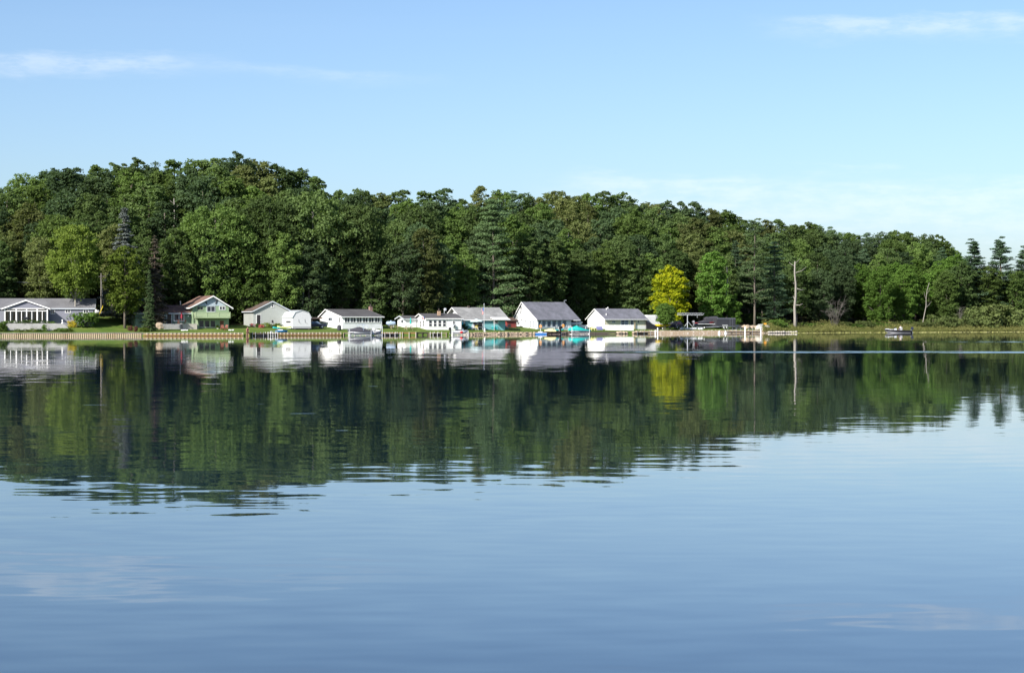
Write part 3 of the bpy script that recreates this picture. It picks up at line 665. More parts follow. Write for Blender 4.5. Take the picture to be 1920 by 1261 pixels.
def bare_bush(px, d, top, spread, n, label, mat_='twig', seed=1):
    x, y, z = stand(px, d); H = PZ(top, y)-z; rr = random.Random(seed)
    root = empty('bare_bush', (x, y, z), 0, label, 'bush'); tw = MB()
    for i in range(n):
        b = Vector((rr.uniform(-0.3, 0.3)*spread, rr.uniform(-0.3, 0.3)*spread, -0.1)); e = Vector((rr.uniform(-1, 1)*spread, rr.uniform(-0.7, 0.7)*spread, H*rr.uniform(0.6, 1.0)))
        k = b.lerp(e, 0.5)+Vector((rr.uniform(-.3, .3), rr.uniform(-.3, .3), 0.1*H))
        MB().tube([b, k, e], [0.045, 0.03, 0.01], 5).build('stem', mat_, root, True)
        for j in range(7):
            a = k.lerp(e, rr.random()); q = a+Vector((rr.uniform(-1, 1), rr.uniform(-1, 1), rr.uniform(0.0, 1.0)))*0.22*H
            tw.tube([a, a.lerp(q, 0.5)+Vector((0, 0, .08)), q], [0.03, 0.02, 0.008], 4)
    tw.build('twigs', mat_, root)
bare_bush(1566, 9.0, 562, 2.6, 18, 'grey leafless thicket at the marsh edge past the snag', 'twig', 4)
bare_bush(1800, 9.0, 572, 1.2, 6, 'thin grey bare stems rising from the marsh thicket', 'twig', 7)
P_SHRUB = [shrub(71), shrub(72, R=1.5, n=20), shrub(73, R=1.0, H=2.2), shrub(74, R=1.7, H=1.6, n=20)]
def bush(name, px, py, h, label, leaf='shrub', wid=1.0, k=0, d=None, group=None):
    loc = spot(px, py) if d is None else stand(px, d)
    return plant(name, P_SHRUB[k], (loc[0], loc[1], loc[2]-0.05), h, [2.0, 2.0, 2.2, 1.6][k], wid, leaf, 'bark', None, label, 'bush', group, rng)
# pale thicket on the right
for i in range(34):
    px = 1735+i*6.6+rng.uniform(-4, 4); near = rng.random() < 0.5
    bush('thicket_shrub', px, 0, rng.uniform(2.6, 5.6)*(0.75 if near else 1.0)*float(np.interp(px, [1740, 1800, 1960], [0.85, 1.2, 1.5])), 'pale olive shrub in the marsh thicket below the pointed pines', 'sage', rng.uniform(0.8, 1.05), rng.randrange(4), rng.uniform(7, 10) if near else rng.uniform(11, 16), 'pale shrubs of the marsh thicket')
for i in range(26):
    px = 1445+i*12+rng.uniform(-5, 5)
    bush('bank_shrub', px, 0, rng.uniform(1.2, 2.4), 'low green shrub along the wood edge behind the marsh', rng.choice(['shrub', 'sage', 'olive']), 1.25, rng.randrange(4), rng.uniform(9, 15), 'low shrubs along the marsh wood edge')
for i in range(60):
    px = -60+i*26+rng.uniform(-10, 10)
    if px > 1440: break
    bush('undergrowth_bush', px, 0, rng.uniform(1.6, 3.6), 'shaded leafy undergrowth bush at the wood edge '+sector(px), rng.choice(['dark', 'oak', 'maple']), 1.3, rng.randrange(4), rng.uniform(27, 33), 'undergrowth bushes '+sector(px))

# marsh grass and lily pads: uncountable
def marsh():
    r = np.random.default_rng(9); n = 64000
    px = r.uniform(1430, 2080, n); d = np.abs(r.beta(1.1, 1.6, n))*17
    Ys = np.interp(px, SH_PX, SH_Y); X = (px-960)/F*(Ys+d); Y = shore(X)+d
    z = ground_z(X, Y); den = np.sin(X*0.9)*np.cos(Y*0.8+X*0.3)+np.sin(X*0.33+1)+r.normal(0, 0.5, n)
    h = (0.45+0.45*r.random(n))*(1+0.35*den).clip(0.5, 1.7)*(0.8+0.085*d)
    c = np.stack([X, Y, z+h*r.uniform(0.15, 0.95, n)], -1)
    nn = np.stack([r.normal(0, 1, n), r.normal(-0.5, 1, n), r.normal(0.35, 0.4, n)], -1)
    me = quad_mesh('marsh_grass', c, nn, 0.17*r.uniform(0.7, 1.6, n), np.clip(0.5+0.25*den+r.normal(0, .15, n), 0, 1), 0.4, r)
    me.materials[0] = M['marsh']; tag(link(bpy.data.objects.new('marsh_grass', me)), 'olive green sedge and low growth covering the marshy bank', 'marsh grass', kind='stuff')
    n = 1500; px = r.uniform(1480, 2080, n); d = -np.abs(r.normal(0, 1.6, n))-0.2
    Ys = np.interp(px, SH_PX, SH_Y); X = (px-960)/F*(Ys+d); Y = shore(X)+d
    nn = np.stack([r.normal(0, .12, n), r.normal(-.12, .14, n), np.ones(n)], -1)
    me = quad_mesh('lily_pads', np.stack([X, Y, np.full(n, 0.03)+r.uniform(0, .09, n)], -1), nn, r.uniform(0.10, 0.24, n), r.random(n), 0.9, r)
    me.materials[0] = M['pad']; tag(link(bpy.data.objects.new('lily_pads', me)), 'yellow lily pads floating along the marsh edge', 'lily pads', kind='stuff')
marsh()

# ------------------------------------------------------------------ houses
class House:
    """local frame: x along the lake front, y away from the lake, z up; origin at the front corner seen nearest"""
    def __init__(s, name, label, px, d, adeg, py, cat='house'):
        X, Y, Z = stand(px, d); s.X, s.Y, s.Z = X, Y, PZ(py, Y); s.a = math.radians(adeg); s.c, s.s = math.cos(s.a), math.sin(s.a)
        s.root = empty(name, (s.X, s.Y, s.Z), s.a, label, cat)
    def u(s, px, y0=0.0):                      # local x where column px crosses the plane y = y0
        lx = s.X-y0*s.s; ly = s.Y+y0*s.c; t = (px-960)/F; return (t*ly-lx)/(s.c-t*s.s)
    def z(s, px, py, y0=0.0):
        return PZ(py, s.Y+y0*s.c+s.u(px, y0)*s.s)-s.Z
    def d(s, px, x0=0.0):                      # local y where column px crosses the plane x = x0
        lx = s.X+x0*s.c; ly = s.Y+x0*s.s; t = (px-960)/F; return (lx-t*ly)/(s.s+t*s.c)
    def zl(s, px, py, x0=0.0):
        return PZ(py, s.Y+x0*s.s+s.d(px, x0)*s.c)-s.Z
    def ridge_x(s, x0, x1, y0, y1, he, hr, yr, wallm, roofm, ov=0.35, rake=0.3, trim='trim', zb=-1.3, th=0.13, fh=0.2):
        kf = (hr-he)/(yr-y0); kb = (hr-he)/(y1-yr)
        MB().prism([(x0, y0, zb), (x0, y1, zb), (x0, y1, he), (x0, yr, hr-0.01), (x0, y0, he)], (x1-x0, 0, 0)).build('wall', wallm, s.root)
        f, b = (y0-ov, he-kf*ov), (y1+ov, he-kb*ov)
        r = MB().prism([(x0-rake, f[0], f[1]+.01), (x0-rake, yr, hr+.01), (x0-rake, b[0], b[1]+.01), (x0-rake, b[0], b[1]+th), (x0-rake, yr, hr+th), (x0-rake, f[0], f[1]+th)], (x1-x0+2*rake, 0, 0)).build('roof', roofm, s.root)
        MB().box(x0-rake, x1+rake, f[0]-0.05, f[0]-0.003, f[1]-fh+th, f[1]+th-0.02).build('fascia', trim, r)
        for xx in (x0-rake-0.045, x1+rake+0.003):
            MB().prism([(xx, f[0], f[1]-fh+th), (xx, yr, hr-fh+th), (xx, b[0], b[1]-fh+th), (xx, b[0], b[1]+th-.01), (xx, yr, hr+th-.01), (xx, f[0], f[1]+th-.01)], (0.042, 0, 0)).build('bargeboard', trim, r)
        return r
    def ridge_y(s, x0, x1, y0, y1, he, hr, xr, wallm, roofm, ov=0.35, rake=0.3, trim='trim', zb=-1.3, th=0.13, fh=0.2):
        kl = (hr-he)/(xr-x0); kr = (hr-he)/(x1-xr)
        MB().prism([(x0, y0, zb), (x1, y0, zb), (x1, y0, he), (xr, y0, hr-.01), (x0, y0, he)], (0, y1-y0, 0)).build('wall', wallm, s.root)
        l, r_ = (x0-ov, he-kl*ov), (x1+ov, he-kr*ov); ya = y0-rake
        r = MB().prism([(l[0], ya, l[1]+.01), (xr, ya, hr+.01), (r_[0], ya, r_[1]+.01), (r_[0], ya, r_[1]+th), (xr, ya, hr+th), (l[0], ya, l[1]+th)], (0, y1-y0+2*rake, 0)).build('roof', roofm, s.root)
        MB().prism([(l[0], ya-.045, l[1]-fh+th), (xr, ya-.045, hr-fh+th), (r_[0], ya-.045, r_[1]-fh+th), (r_[0], ya-.045, r_[1]+th-.01), (xr, ya-.045, hr+th-.01), (l[0], ya-.045, l[1]+th-.01)], (0, 0.042, 0)).build('bargeboard', trim, r)
        for xx in (l[0]-0.05, r_[0]+0.003):
            MB().box(xx, xx+0.047, ya, y1+rake, (l if xx < xr else r_)[1]-fh+th, (l if xx < xr else r_)[1]+th-.02).build('fascia', trim, r)
        return r
    def map(s, face, p, lift):
        """face-plane coordinates to local coordinates"""
        if face == 'front': return lambda u, z, k: (u, p-k, z)
        return lambda u, z, k: (p-k, u, z)
    def fbox(s, face, p, u0, u1, z0, z1, k0, k1, mb=None):
        mb = mb or MB()
        if face == 'front': return mb.box(u0, u1, p-k1, p-k0, z0, z1)
        return mb.box(p-k1, p-k0, u0, u1, z0, z1)
    def rect(s, face, p, x0, y0, x1, y1):
        if face == 'front':
            u0, u1 = s.u(x0, p), s.u(x1, p); xm = (x0+x1)/2; return u0, u1, s.z(xm, y1, p), s.z(xm, y0, p)
        u1, u0 = s.d(x0, p), s.d(x1, p); xm = (x0+x1)/2; return u0, u1, s.zl(xm, y1, p), s.zl(xm, y0, p)
    def window(s, face, p, x0, y0, x1, y1, cols=1, rows=1, fw=0.09, frame='trim', pane='pane', mw=None, name='window'):
        """photo rectangle -> framed window with its panes set back in the frame"""
        u0, u1, z0, z1 = s.rect(face, p, x0, y0, x1, y1); mb = MB(); mw = mw or fw*0.8
        s.fbox(face, p, u0, u1, z1-fw, z1, 0.003, 0.07, mb); s.fbox(face, p, u0-0.03, u1+0.03, z0, z0+fw, 0.003, 0.09, mb)
        s.fbox(face, p, u0, u0+fw, z0+fw, z1-fw, 0.003, 0.07, mb); s.fbox(face, p, u1-fw, u1, z0+fw, z1-fw, 0.003, 0.07, mb)
        cw = (u1-u0-2*fw+mw)/cols; rh = (z1-z0-2*fw+mw)/rows
        for i in range(1, cols): s.fbox(face, p, u0+fw+i*cw-mw, u0+fw+i*cw, z0+fw, z1-fw, 0.003, 0.06, mb)
        for j in range(1, rows): s.fbox(face, p, u0+fw, u1-fw, z0+fw+j*rh-mw, z0+fw+j*rh, 0.003, 0.055, mb)
        w = mb.build(name, frame, s.root)
        for i in range(cols):
            for j in range(rows):
                s.fbox(face, p, u0+fw+i*cw, u0+fw+(i+1)*cw-mw, z0+fw+j*rh, z0+fw+(j+1)*rh-mw, 0.004, 0.022).build('pane', pane, w)
        return w
    def door(s, face, p, x0, y0, x1, y1, m='pane', frame='trim', fw=0.09):
        u0, u1, z0, z1 = s.rect(face, p, x0, y0, x1, y1); mb = MB()
        s.fbox(face, p, u0, u0+fw, z0, z1, 0.003, 0.06, mb); s.fbox(face, p, u1-fw, u1, z0, z1, 0.003, 0.06, mb); s.fbox(face, p, u0+fw, u1-fw, z1-fw, z1, 0.003, 0.06, mb)
        f = mb.build('door', frame, s.root); s.fbox(face, p, u0+fw, u1-fw, z0, z1-fw, 0.004, 0.03).build('door_leaf', m, f)
        s.fbox(face, p, u1-fw-0.12, u1-fw-0.06, z0+(z1-z0)*0.45, z0+(z1-z0)*0.5, 0.03, 0.07).build('handle', 'metal', f)
        return f
    def block(s, name, m, *a): return MB().box(*a).build(name, m, s.root)
def chimney(H, parent_roof, x, y, z0, z1, w, m):
    c = MB().box(x-w/2, x+w/2, y-w/2, y+w/2, z0, z1).build('chimney', m, parent_roof)
    MB().box(x-w/2-.05, x+w/2+.05, y-w/2-.05, y+w/2+.05, z1+.002, z1+.08).tube([(x, y, z1+.05), (x, y, z1+.45)], 0.13, 8).build('chimney_cap', 'wood_dark', parent_roof)

# grey ranch house with sunroom
h = House('ranch_house', 'low blue-grey ranch house with white glazed sunroom on the left', -75, 15, 10, 604)
Lx = h.u(175); dp = 8.6
h.ridge_x(0, Lx, 0, dp, h.z(110, 577.5), h.z(110, 560.5, dp/2), dp/2, 'grey_siding', 'grey_roof', 0.3, 0.35, 'pale_trim')
sy = -2.4; sx0, sx1 = h.u(7.5, sy), h.u(89.8, sy); se = h.z(50, 577.5, sy); sp_ = h.z(50, 563, sy); xm = (sx0+sx1)/2
# sunroom: open glazed box with a gable roof tied into the main roof
MB().prism([(sx0, sy, se), (sx1, sy, se), (xm, sy, sp_-.02)], (0, 5.5, 0)).build('sunroom_gable', 'grey_siding', h.root)
kx = (sp_-se)/(xm-sx0); o_ = 0.38
rf = MB().prism([(sx0-o_, sy-.35, se-kx*o_+.01), (xm, sy-.35, sp_+.01), (sx1+o_, sy-.35, se-kx*o_+.01), (sx1+o_, sy-.35, se-kx*o_+.13), (xm, sy-.35, sp_+.13), (sx0-o_, sy-.35, se-kx*o_+.13)], (0, 6.2, 0)).build('sunroom_roof', 'grey_roof', h.root)
MB().prism([(sx0-o_-.1, sy-.40, se-kx*o_-.14), (xm, sy-.40, sp_-.10), (sx1+o_+.1, sy-.40, se-kx*o_-.14), (sx1+o_+.1, sy-.40, se-kx*o_+.10), (xm, sy-.40, sp_+.12), (sx0-o_-.1, sy-.40, se-kx*o_+.10)], (0, .045, 0)).build('bargeboard', 'trim', rf)
h.block('sunroom_floor', 'concrete', sx0-.1, sx1+.1, sy-.1, 0, -1.3, 0.0)
h.block('sunroom_shade_sheet', 'dark', sx0+.1, sx1-.1, -0.10, -0.02, 0.0, se-.02)  # near-black sheet before the house wall; the room's shade is its colour
zt = h.z(50, 579, sy); zm0, zm1 = h.z(50, 583.3, sy), h.z(50, 581.8, sy)
h.block('head_beam', 'trim', sx0, sx1, sy, sy+.14, zt, se-.005)
for pxp, w in ((9, .22), (30.5, .24), (49.8, .2), (69.7, .24), (88.6, .22)):
    c = h.u(pxp, sy); h.block('post', 'trim', c-w/2, c+w/2, sy-.02, sy+.16, 0.002, zt-.003)
h.block('transom_rail', 'trim', sx0+.01, sx1-.01, sy+.01, sy+.13, zm0, zm1)
h.block('bottom_rail', 'trim', sx0+.01, sx1-.01, sy+.01, sy+.13, 0.004, 0.14)
bays = [(10.2, 29.2), (31.9, 48.6), (51, 68.4), (71, 87.3)]
for bi, (a_, b_) in enumerate(bays):
    u0, u1 = h.u(a_, sy), h.u(b_, sy); um = (u0+u1)/2
    pn = MB().box(um-.06, um+.06, sy+.02, sy+.12, .141, zm0-.002).build('mullion', 'trim', h.root)
    for q0, q1 in ((u0, um-.06), (um+.06, u1)):
        MB().box(q0, q1, sy+.06, sy+.075, .142, zm0-.003).build('pane', 'glass', pn)
        cw = (q1-q0)*(0.42 if bi % 2 else 0.30); x0c = q0+.05 if (bi+(q0 > um)) % 2 else q1-cw-.05
        vs = [(x0c+cw*i/8, sy+.45+.06*(i % 2), 0) for i in range(9)]
        MB().add([(x, y, .05) for x, y, _ in vs]+[(x, y, zm0+.2) for x, y, _ in vs], [(i, i+1, i+10, i+9) for i in range(8)]).build('curtain', 'curtain', pn)
    MB().box(u0, u1, sy+.06, sy+.075, zm1+.002, zt-.003).build('transom_pane', 'glass', pn)
for yy in (sy+.16,):
    for xx in (sx0, sx1-.1): h.block('side_frame', 'trim', xx, xx+.1, sy+.16, -.11, zm0, zm1)
MB().box(sx1-.06, sx1-.045, sy+.17, -.11, .15, zm0-.01).build('side_pane', 'glass', h.root); MB().box(sx0+.045, sx0+.06, sy+.17, -.11, .15, zm0-.01).build('side_pane', 'glass', h.root)
h.window('front', 0, 95, 580.5, 103, 588.5, 2, 1); h.window('front', 0, 122, 579.5, 132.3, 586.3, 2, 1); h.window('front', 0, 156, 580, 166, 587, 2, 1)
h.window('front', 0, -30, 580, -8, 590, 3, 1)
ranch = h

# green two-storey house
h = House('green_house', 'sage green two-storey house with balcony and brown roof', 361, 12.5, 24, 619)
gx = h.u(429); gd = 9.5; ge, gp = h.z(429, 574), h.z(399, 555); gm = h.u(398.6)
rf = h.ridge_y(0, gx, 0, gd, ge, gp, gm, 'green', 'brown_roof', 0.75, 0.55, fh=0.26)
kz = (gp-ge)/(gm)
MB().prism([(0.2, -.004, ge+.08), (gx-.2, -.004, ge+.08), (gm, -.004, gp-.12)], (0, -.03, 0)).build('gable_panel', 'blue_gable', h.root)
for pa, pb in (((384.5, 561.5), (387.5, 569.5)), ((407.5, 560), (404, 569.5))):
    MB().tube([(h.u(pa[0]), -.08, h.z(*pa)), (h.u(pb[0]), -.08, h.z(*pb))], 0.11, 4).build('bracket', 'dark', h.root)
h.window('front', 0, 369, 573.8, 381.5, 581.3, 2, 1, 0.1, 'green_rail'); h.window('front', 0, 387.5, 573.5, 403.5, 584.5, 2, 1, 0.1, 'pale_trim'); h.window('front', 0, 410.8, 573.8, 422.5, 580.7, 2, 1, 0.1)
for a_, b_ in ((373, 382.4), (383.3, 393), (394, 404)): h.window('front', 0, a_, 600, b_, 613.5, 1, 1, 0.09, 'green_rail')
h.door('front', 0, 411.5, 600, 420.5, 618.8, 'wood_red', 'green_rail')
h.block('lower_rail', 'wood_pale', h.u(373), h.u(404), -.14, -.09, h.z(390, 614), h.z(390, 612.8))
bx0, bx1, by = h.u(366, -1.7), h.u(432, -1.7), -1.7; bz0, bz1 = h.z(400, 596, by), h.z(400, 584.5, by)
bal = h.block('balcony', 'green_rail', bx0, bx1, by, -.01, bz0, bz0+.2)
nb = 34
for i in range(nb):
    w_ = (bx1-bx0)/nb; MB().box(bx0+i*w_+.008, bx0+(i+1)*w_-.008, by+.03, by+.06, bz0+.26, bz1-.1).build('board', 'green_rail', bal)
MB().box(bx0-.03, bx1+.03, by-.02, by+.12, bz1-.09, bz1).build('handrail', 'green_rail', bal)
for i in range(4): xx = bx0+(bx1-bx0-.12)*i/3; MB().box(xx, xx+.12, by-.03, by+.025, bz0+.21, bz1-.1).build('post', 'green_rail', bal)
for xx in (bx0+.02, bx1-.08):
    MB().box(xx, xx+.05, by+.13, -.02, bz0+.25, bz1-.1).build('side_panel', 'green_rail', bal)
# low wing
wy = 1.2; wx0 = h.u(254, wy); we, wr = h.z(320, 586, wy), h.z(320, 573, wy+3.2)
MB_w = h.ridge_x(wx0, -.01, wy, wy+6.4, we, wr, wy+3.2, 'green_dark', 'dusk_roof', 0.4, 0.3, 'pale_trim')
h.window('front', wy, 289.5, 588, 309.5, 602, 1, 1, 0.13, 'pale_trim'); h.window('front', wy, 325.5, 588, 345.5, 602, 2, 1, 0.13, 'pale_trim'); h.door('front', wy, 312, 587, 322.5, 607, 'wood_dark', 'pale_trim', .12)
h.block('wall_lantern', 'trim', h.u(352, wy), h.u(353.5, wy), wy-.15, wy-.01, h.z(352, 593.5, wy), h.z(352, 591, wy))
dz1 = h.z(330, 607, -1.4)
dk = h.block('deck', 'concrete', h.u(305, -1.4), h.u(341.5, -1.4), -1.4, wy-.005, -1.2, dz1)
n_ = 11; ua, ub = h.u(342, -1.9), h.u(369.5, -1.9)
for i in range(n_): w_ = (ub-ua)/n_; MB().box(ua+i*w_+.01, ua+(i+1)*w_-.01, -1.9, -1.86, -.9, dz1-.06).build('board', 'wood_pale', dk)
MB().box(ua-.02, ub+.05, -1.92, 1.15, dz1-.05, dz1+.03).build('deck_top', 'wood_pale', dk)
MB().box(ua, ub, -1.85, -.05, -1.2, dz1-.06).build('deck_frame', 'wood_dark', dk)
MB().tube([(h.u(346), 3.2, h.z(352, 571, 3)), (h.u(346), 3.2, h.z(352, 564, 3))], .1, 8).build('vent_pipe', 'metal', rf)
sx_, sy_ = h.u(364, -.9), -.9
stair = MB().prism([(h.u(362.5), -1.0, bz0), (h.u(367.5), -1.0, bz0), (h.u(372.5), -1.0, -1.0), (h.u(368), -1.0, -1.0)], (0, .9, 0)).build('stair', 'green_rail', h.root)
green = h

# grey gabled garage
h = House('gabled_garage', 'pale grey gabled garage with rusty brown roof and dark doorway', 475, 17, 22, 610.5, 'garage')
gx = h.u(544.5); gd = max(6.0, min(9.0, h.d(457))); ge, gp = h.z(540, 583), h.z(511, 565); gm = h.u(510.5)
rf = h.ridge_y(0, gx, 0, gd, ge, gp, gm, 'garage', 'rust_roof', 0.35, 0.35, 'pale_trim')
h.door('front', 0, 480.5, 589, 489.5, 609, 'dark'); h.window('front', 0, 508, 567.5, 514, 576, 1, 2, .1)
h.window('front', 0, 509.5, 600, 512, 604.5, 1, 1, .04, 'wood_dark', name='meter_box')
# white gambrel shed on skids
h = House('gambrel_shed', 'white barn-roofed storage shed standing on skids by the seawall', 549, 9, 26, 616.5, 'shed')
gx = h.u(583); dd = max(3.5, min(6.5, h.d(529))); ze = h.z(566, 595); zb_ = h.z(566, 586); zp = h.z(566, 582)
u1_, u2_, um_ = gx*.14, gx*.86, gx*.5
MB().prism([(0, 0, .1), (gx, 0, .1), (gx, 0, ze), (u2_, 0, zb_), (um_, 0, zp), (u1_, 0, zb_), (0, 0, ze)], (0, dd, 0)).build('wall', 'barn', h.root)
t_ = .1
rf = MB().prism([(-.12, -.1, ze-.1), (u1_, -.1, zb_+.01), (um_, -.1, zp+.01), (u2_, -.1, zb_+.01), (gx+.12, -.1, ze-.1), (gx+.14, -.1, ze), (u2_+.05, -.1, zb_+t_), (um_, -.1, zp+t_), (u1_-.05, -.1, zb_+t_), (-.14, -.1, ze)], (0, dd+.2, 0)).build('roof', 'alu', h.root)
h.block('skid', 'wood_dark', .3, .55, -.05, dd, -.5, .095); h.block('skid', 'wood_dark', gx-.55, gx-.3, -.05, dd, -.5, .095); h.block('sill', 'silver', -.03, gx+.03, -.04, -.004, .1, .5)
for a_, b_ in ((560, 564.5), (571.5, 576)):
    MB().tube([(h.u(a_), -.03, h.z(a_, 598)), (h.u(a_+.5), -.03, h.z(a_, 604)), (h.u(b_), -.03, h.z(b_, 606.5))], .025, 4).build('hanging_rope', 'wood_dark', h.root)
h.window('left', 0, 537, 601.5, 545, 604.5, 1, 1, .05, 'wood_dark', name='window')
# white cottage
h = House('white_cottage', 'white cottage with row of sunroom windows and brick chimney', 642, 10, 33, 617.5)
Lx = h.u(716); dd = min(10.0, h.d(600)); yr = h.d(612.5)
he, hr = h.z(680, 593.5), h.z(650, 580.5, yr)
rf = h.ridge_x(0, Lx, 0, dd, he, hr, min(yr, dd*.72), 'white', 'dark_roof', 0.4, 0.35)
for i in range(6):
    x0 = 645.5+i*11.3; h.window('front', 0, x0, 593.8, x0+10.6, 605, 2, 1, .13, 'trim', 'pane', .12)
h.block('foundation', 'concrete', -.02, Lx+.02, -.03, -.004, -1.3, h.z(690, 615.5))
h.window('left', 0, 635, 594.5, 639, 605, 2, 1, .08); h.window('left', 0, 616, 595, 623, 601, 2, 1, .07, 'pale_trim')
chimney(h, rf, h.u(693.5, yr), yr-.3, hr-.8, h.z(693, 574.5, yr), 0.62, 'brick_red')
# small shed behind, small white house
h = House('garden_shed', 'small grey shed behind the closed teal umbrella', 760, 16, 30, 612, 'shed')
Lx = h.u(781); dd = 3.6; h.ridge_x(0, Lx, 0, dd, h.z(765, 597.5), h.z(765, 592.5, dd/2), dd/2, 'white', 'dark_roof', .3, .5, 'pale_trim'); h.window('left', 0, 752.5, 599, 756.5, 605, 1, 1, .07, 'pale_trim')
h = House('small_white_house', 'small low white house with charcoal roof and four sash windows', 800, 8, 18, 619.5)
Lx = h.u(865); dd = min(9.0, max(5.0, h.d(776))); yr = dd*.55
he, hr = h.z(830, 597), h.z(810, 588.5, yr)
rf = h.ridge_x(0, Lx, 0, dd, he, hr, yr, 'white', 'dark_roof', .3, .35)
for i in range(4): h.window('front', 0, 803.5+i*8.7, 600, 810.8+i*8.7, 612.5, 1, 2, .1)
wn = h.window('front', 0, 848, 601, 854, 608.2, 1, 2, .08)
ac = h.fbox('front', 0, h.u(848.3), h.u(853.7), h.z(851, 613), h.z(851, 609), .01, .45).build('air_conditioner', 'alu', h.root)
h.fbox('front', -.45, h.u(850), h.u(853), h.z(851, 612.6), h.z(851, 609.6), .003, .02).build('grille', 'black', ac)
h.window('left', 0, 787.5, 601.5, 790.3, 613.5, 1, 2, .07); h.window('left', 0, 793, 600, 796, 612, 1, 2, .07)
chimney(h, rf, h.u(823, yr*.6), yr*.6, he, h.z(823, 582.5, yr*.6), .6, 'brick')
ax, ay = h.u(833, yr), yr
an = MB().tube([(ax, ay, hr), (ax, ay, h.z(833, 578.5, yr))], .05, 6).build('antenna_mast', 'alu', rf); MB().ball((ax+.15, ay-.2, h.z(833, 580, yr)), (.32, .1, .32), 10, 6).build('satellite_dish', 'alu', rf)
small_white = h
# teal house
h = House('teal_house', 'teal house with white gable end and broad light grey roof', 872, 10.5, 29, 618.5)
Lx = h.u(947); dd = min(11.0, max(7.0, h.d(838))); yr = dd*.52
he, hr = h.z(900, 598), h.z(880, 577, yr)
rf = h.ridge_x(0, Lx, 0, dd, he, hr, yr, 'teal', 'light_roof', .4, .9)
MB().prism([(-.004, 0, -1.2), (-.004, dd, -1.2), (-.004, dd, he-.01), (-.004, yr, hr-.03), (-.004, 0, he-.01)], (-.03, 0, 0)).build('gable_cladding', 'white', h.root)
h.window('front', 0, 886.3, 602, 905.3, 618, 2, 1, .1, 'pale_trim', 'pane'); h.window('front', 0, 925, 600, 933.8, 606.5, 2, 1, .1, 'trim', 'pane')
aw0, aw1 = h.u(926, -1.6), h.u(957, -1.6)
aw = MB().prism([(aw0, -.01, h.z(930, 594.5)), (aw0, -1.7, h.z(930, 598.6, -1.7)), (aw0, -1.7, h.z(930, 599.6, -1.7)), (aw0, -.01, h.z(930, 595.5))], (aw1-aw0, 0, 0)).build('awning', 'trim', h.root)
MB().tube([(aw0+.05, -1.65, h.z(926, 598, -1.65)), (aw0+.05, -1.65, -.8)], .04, 6).build('awning_post', 'trim', aw)
MB().box(h.u(877, yr), h.u(880, yr), yr-.25, yr+.25, hr, hr+.42).build('roof_vent', 'wood_dark', rf)
teal = h
h = House('red_shed', 'dark red shed between the teal house and tall white house', 950, 15, 30, 617, 'shed')
Lx = h.u(968); h.ridge_x(0, Lx, 0, 4, h.z(955, 600.5), h.z(955, 596, 2), 2, 'red', 'dusk_roof', .3, .3, 'wood_dark'); h.window('front', 0, 952.5, 607.5, 957, 612, 1, 1, .05, 'wood_dark')
# tall white gabled house
h = House('gabled_house', 'tall white gabled house with steep slate roof and glazed porch', 1007, 8, 38, 618.5)
Lx = h.u(1081.5); dd = min(11.5, max(7.5, h.d(963.5))); yr = dd*.62
he, hr = h.z(1040, 597.5), h.z(1020, 567, yr); xw = h.u(1071)
rf = h.ridge_x(0, xw, 0, dd, he, hr, yr, 'white', 'slate_roof', .45, .35, fh=.24)
bpy.data.objects.remove(rf.children[-1]); bpy.data.objects.remove(rf.children[-1]) if False else None
kf = (hr-he)/yr
pr = MB().prism([(xw+.36, -.45, he-kf*.45+.01), (xw+.36, yr, hr+.01), (xw+.36, dd+.45, he-.2), (xw+.36, dd+.45, he-.06), (xw+.36, yr, hr+.13), (xw+.36, -.45, he-kf*.45+.13)], (Lx-xw+.35, 0, 0)).build('porch_roof', 'slate_roof', h.root)
MB().box(xw+.36, Lx+.7, -.5, -.453, he-kf*.45-.1, he-kf*.45+.12).build('fascia', 'trim', pr)
h.block('porch_post', 'pale_trim', Lx-.1, Lx+.1, -.05, .15, -1.0, he-.02)
h.block('porch_front', 'teal', -.0, xw, -.03, -.004, h.z(1040, 616), he-.01) if False else None
h.window('front', 0, 1008.3, 600, 1014.5, 614.5, 1, 1, .12, 'pale_trim', 'blue_pane')
for i in range(5): h.window('front', 0, 1015+i*9.6, 599.5, 1024.2+i*9.6, 614.5, 1, 1, .2, 'pale_trim', 'blue_pane')
for a_, b_ in ((992.5, 997), (998.5, 1003)): h.window('left', 0, a_, 601, b_, 614, 2, 3, .1, 'trim', 'blue_pane')
for a_ in (968.3, 984.2): h.window('left', 0, a_, 600, a_+3.2, 604.3, 1, 1, .1, 'trim', 'blue_pane')
for py_, rr_ in ((575.4, .20), (578.4, .18), (582, .15), (587.3, .13)):
    c_ = h.d(977.3); zc = h.zl(977.3, py_); MB().tube([(-.02, c_, zc), (-.07, c_, zc)], rr_, 10).build('gable_ornament', 'black', h.root)
c_ = h.d(977.2); zc = h.zl(977.2, 585.5)
MB().tube([(-.05, c_+.25*math.cos(t*.45-2.8), zc+.22*math.sin(t*.45-2.8)) for t in range(12)], .035, 5).build('gable_ornament', 'metal', h.root)
for yy in (c_-.2, c_+.2): MB().tube([(-.05, yy, h.zl(977.3, 575.2)), (-.05, yy+(c_-yy)*.4, h.zl(977.3, 573.9))], .05, 5).build('gable_ornament', 'black', h.root)
MB().tube([(h.u(1058, yr), yr, hr), (h.u(1058, yr), yr, hr+.45), (h.u(1061, yr), yr-.2, hr+.55)], .09, 6).build('roof_vent', 'metal', rf)
tallh = h
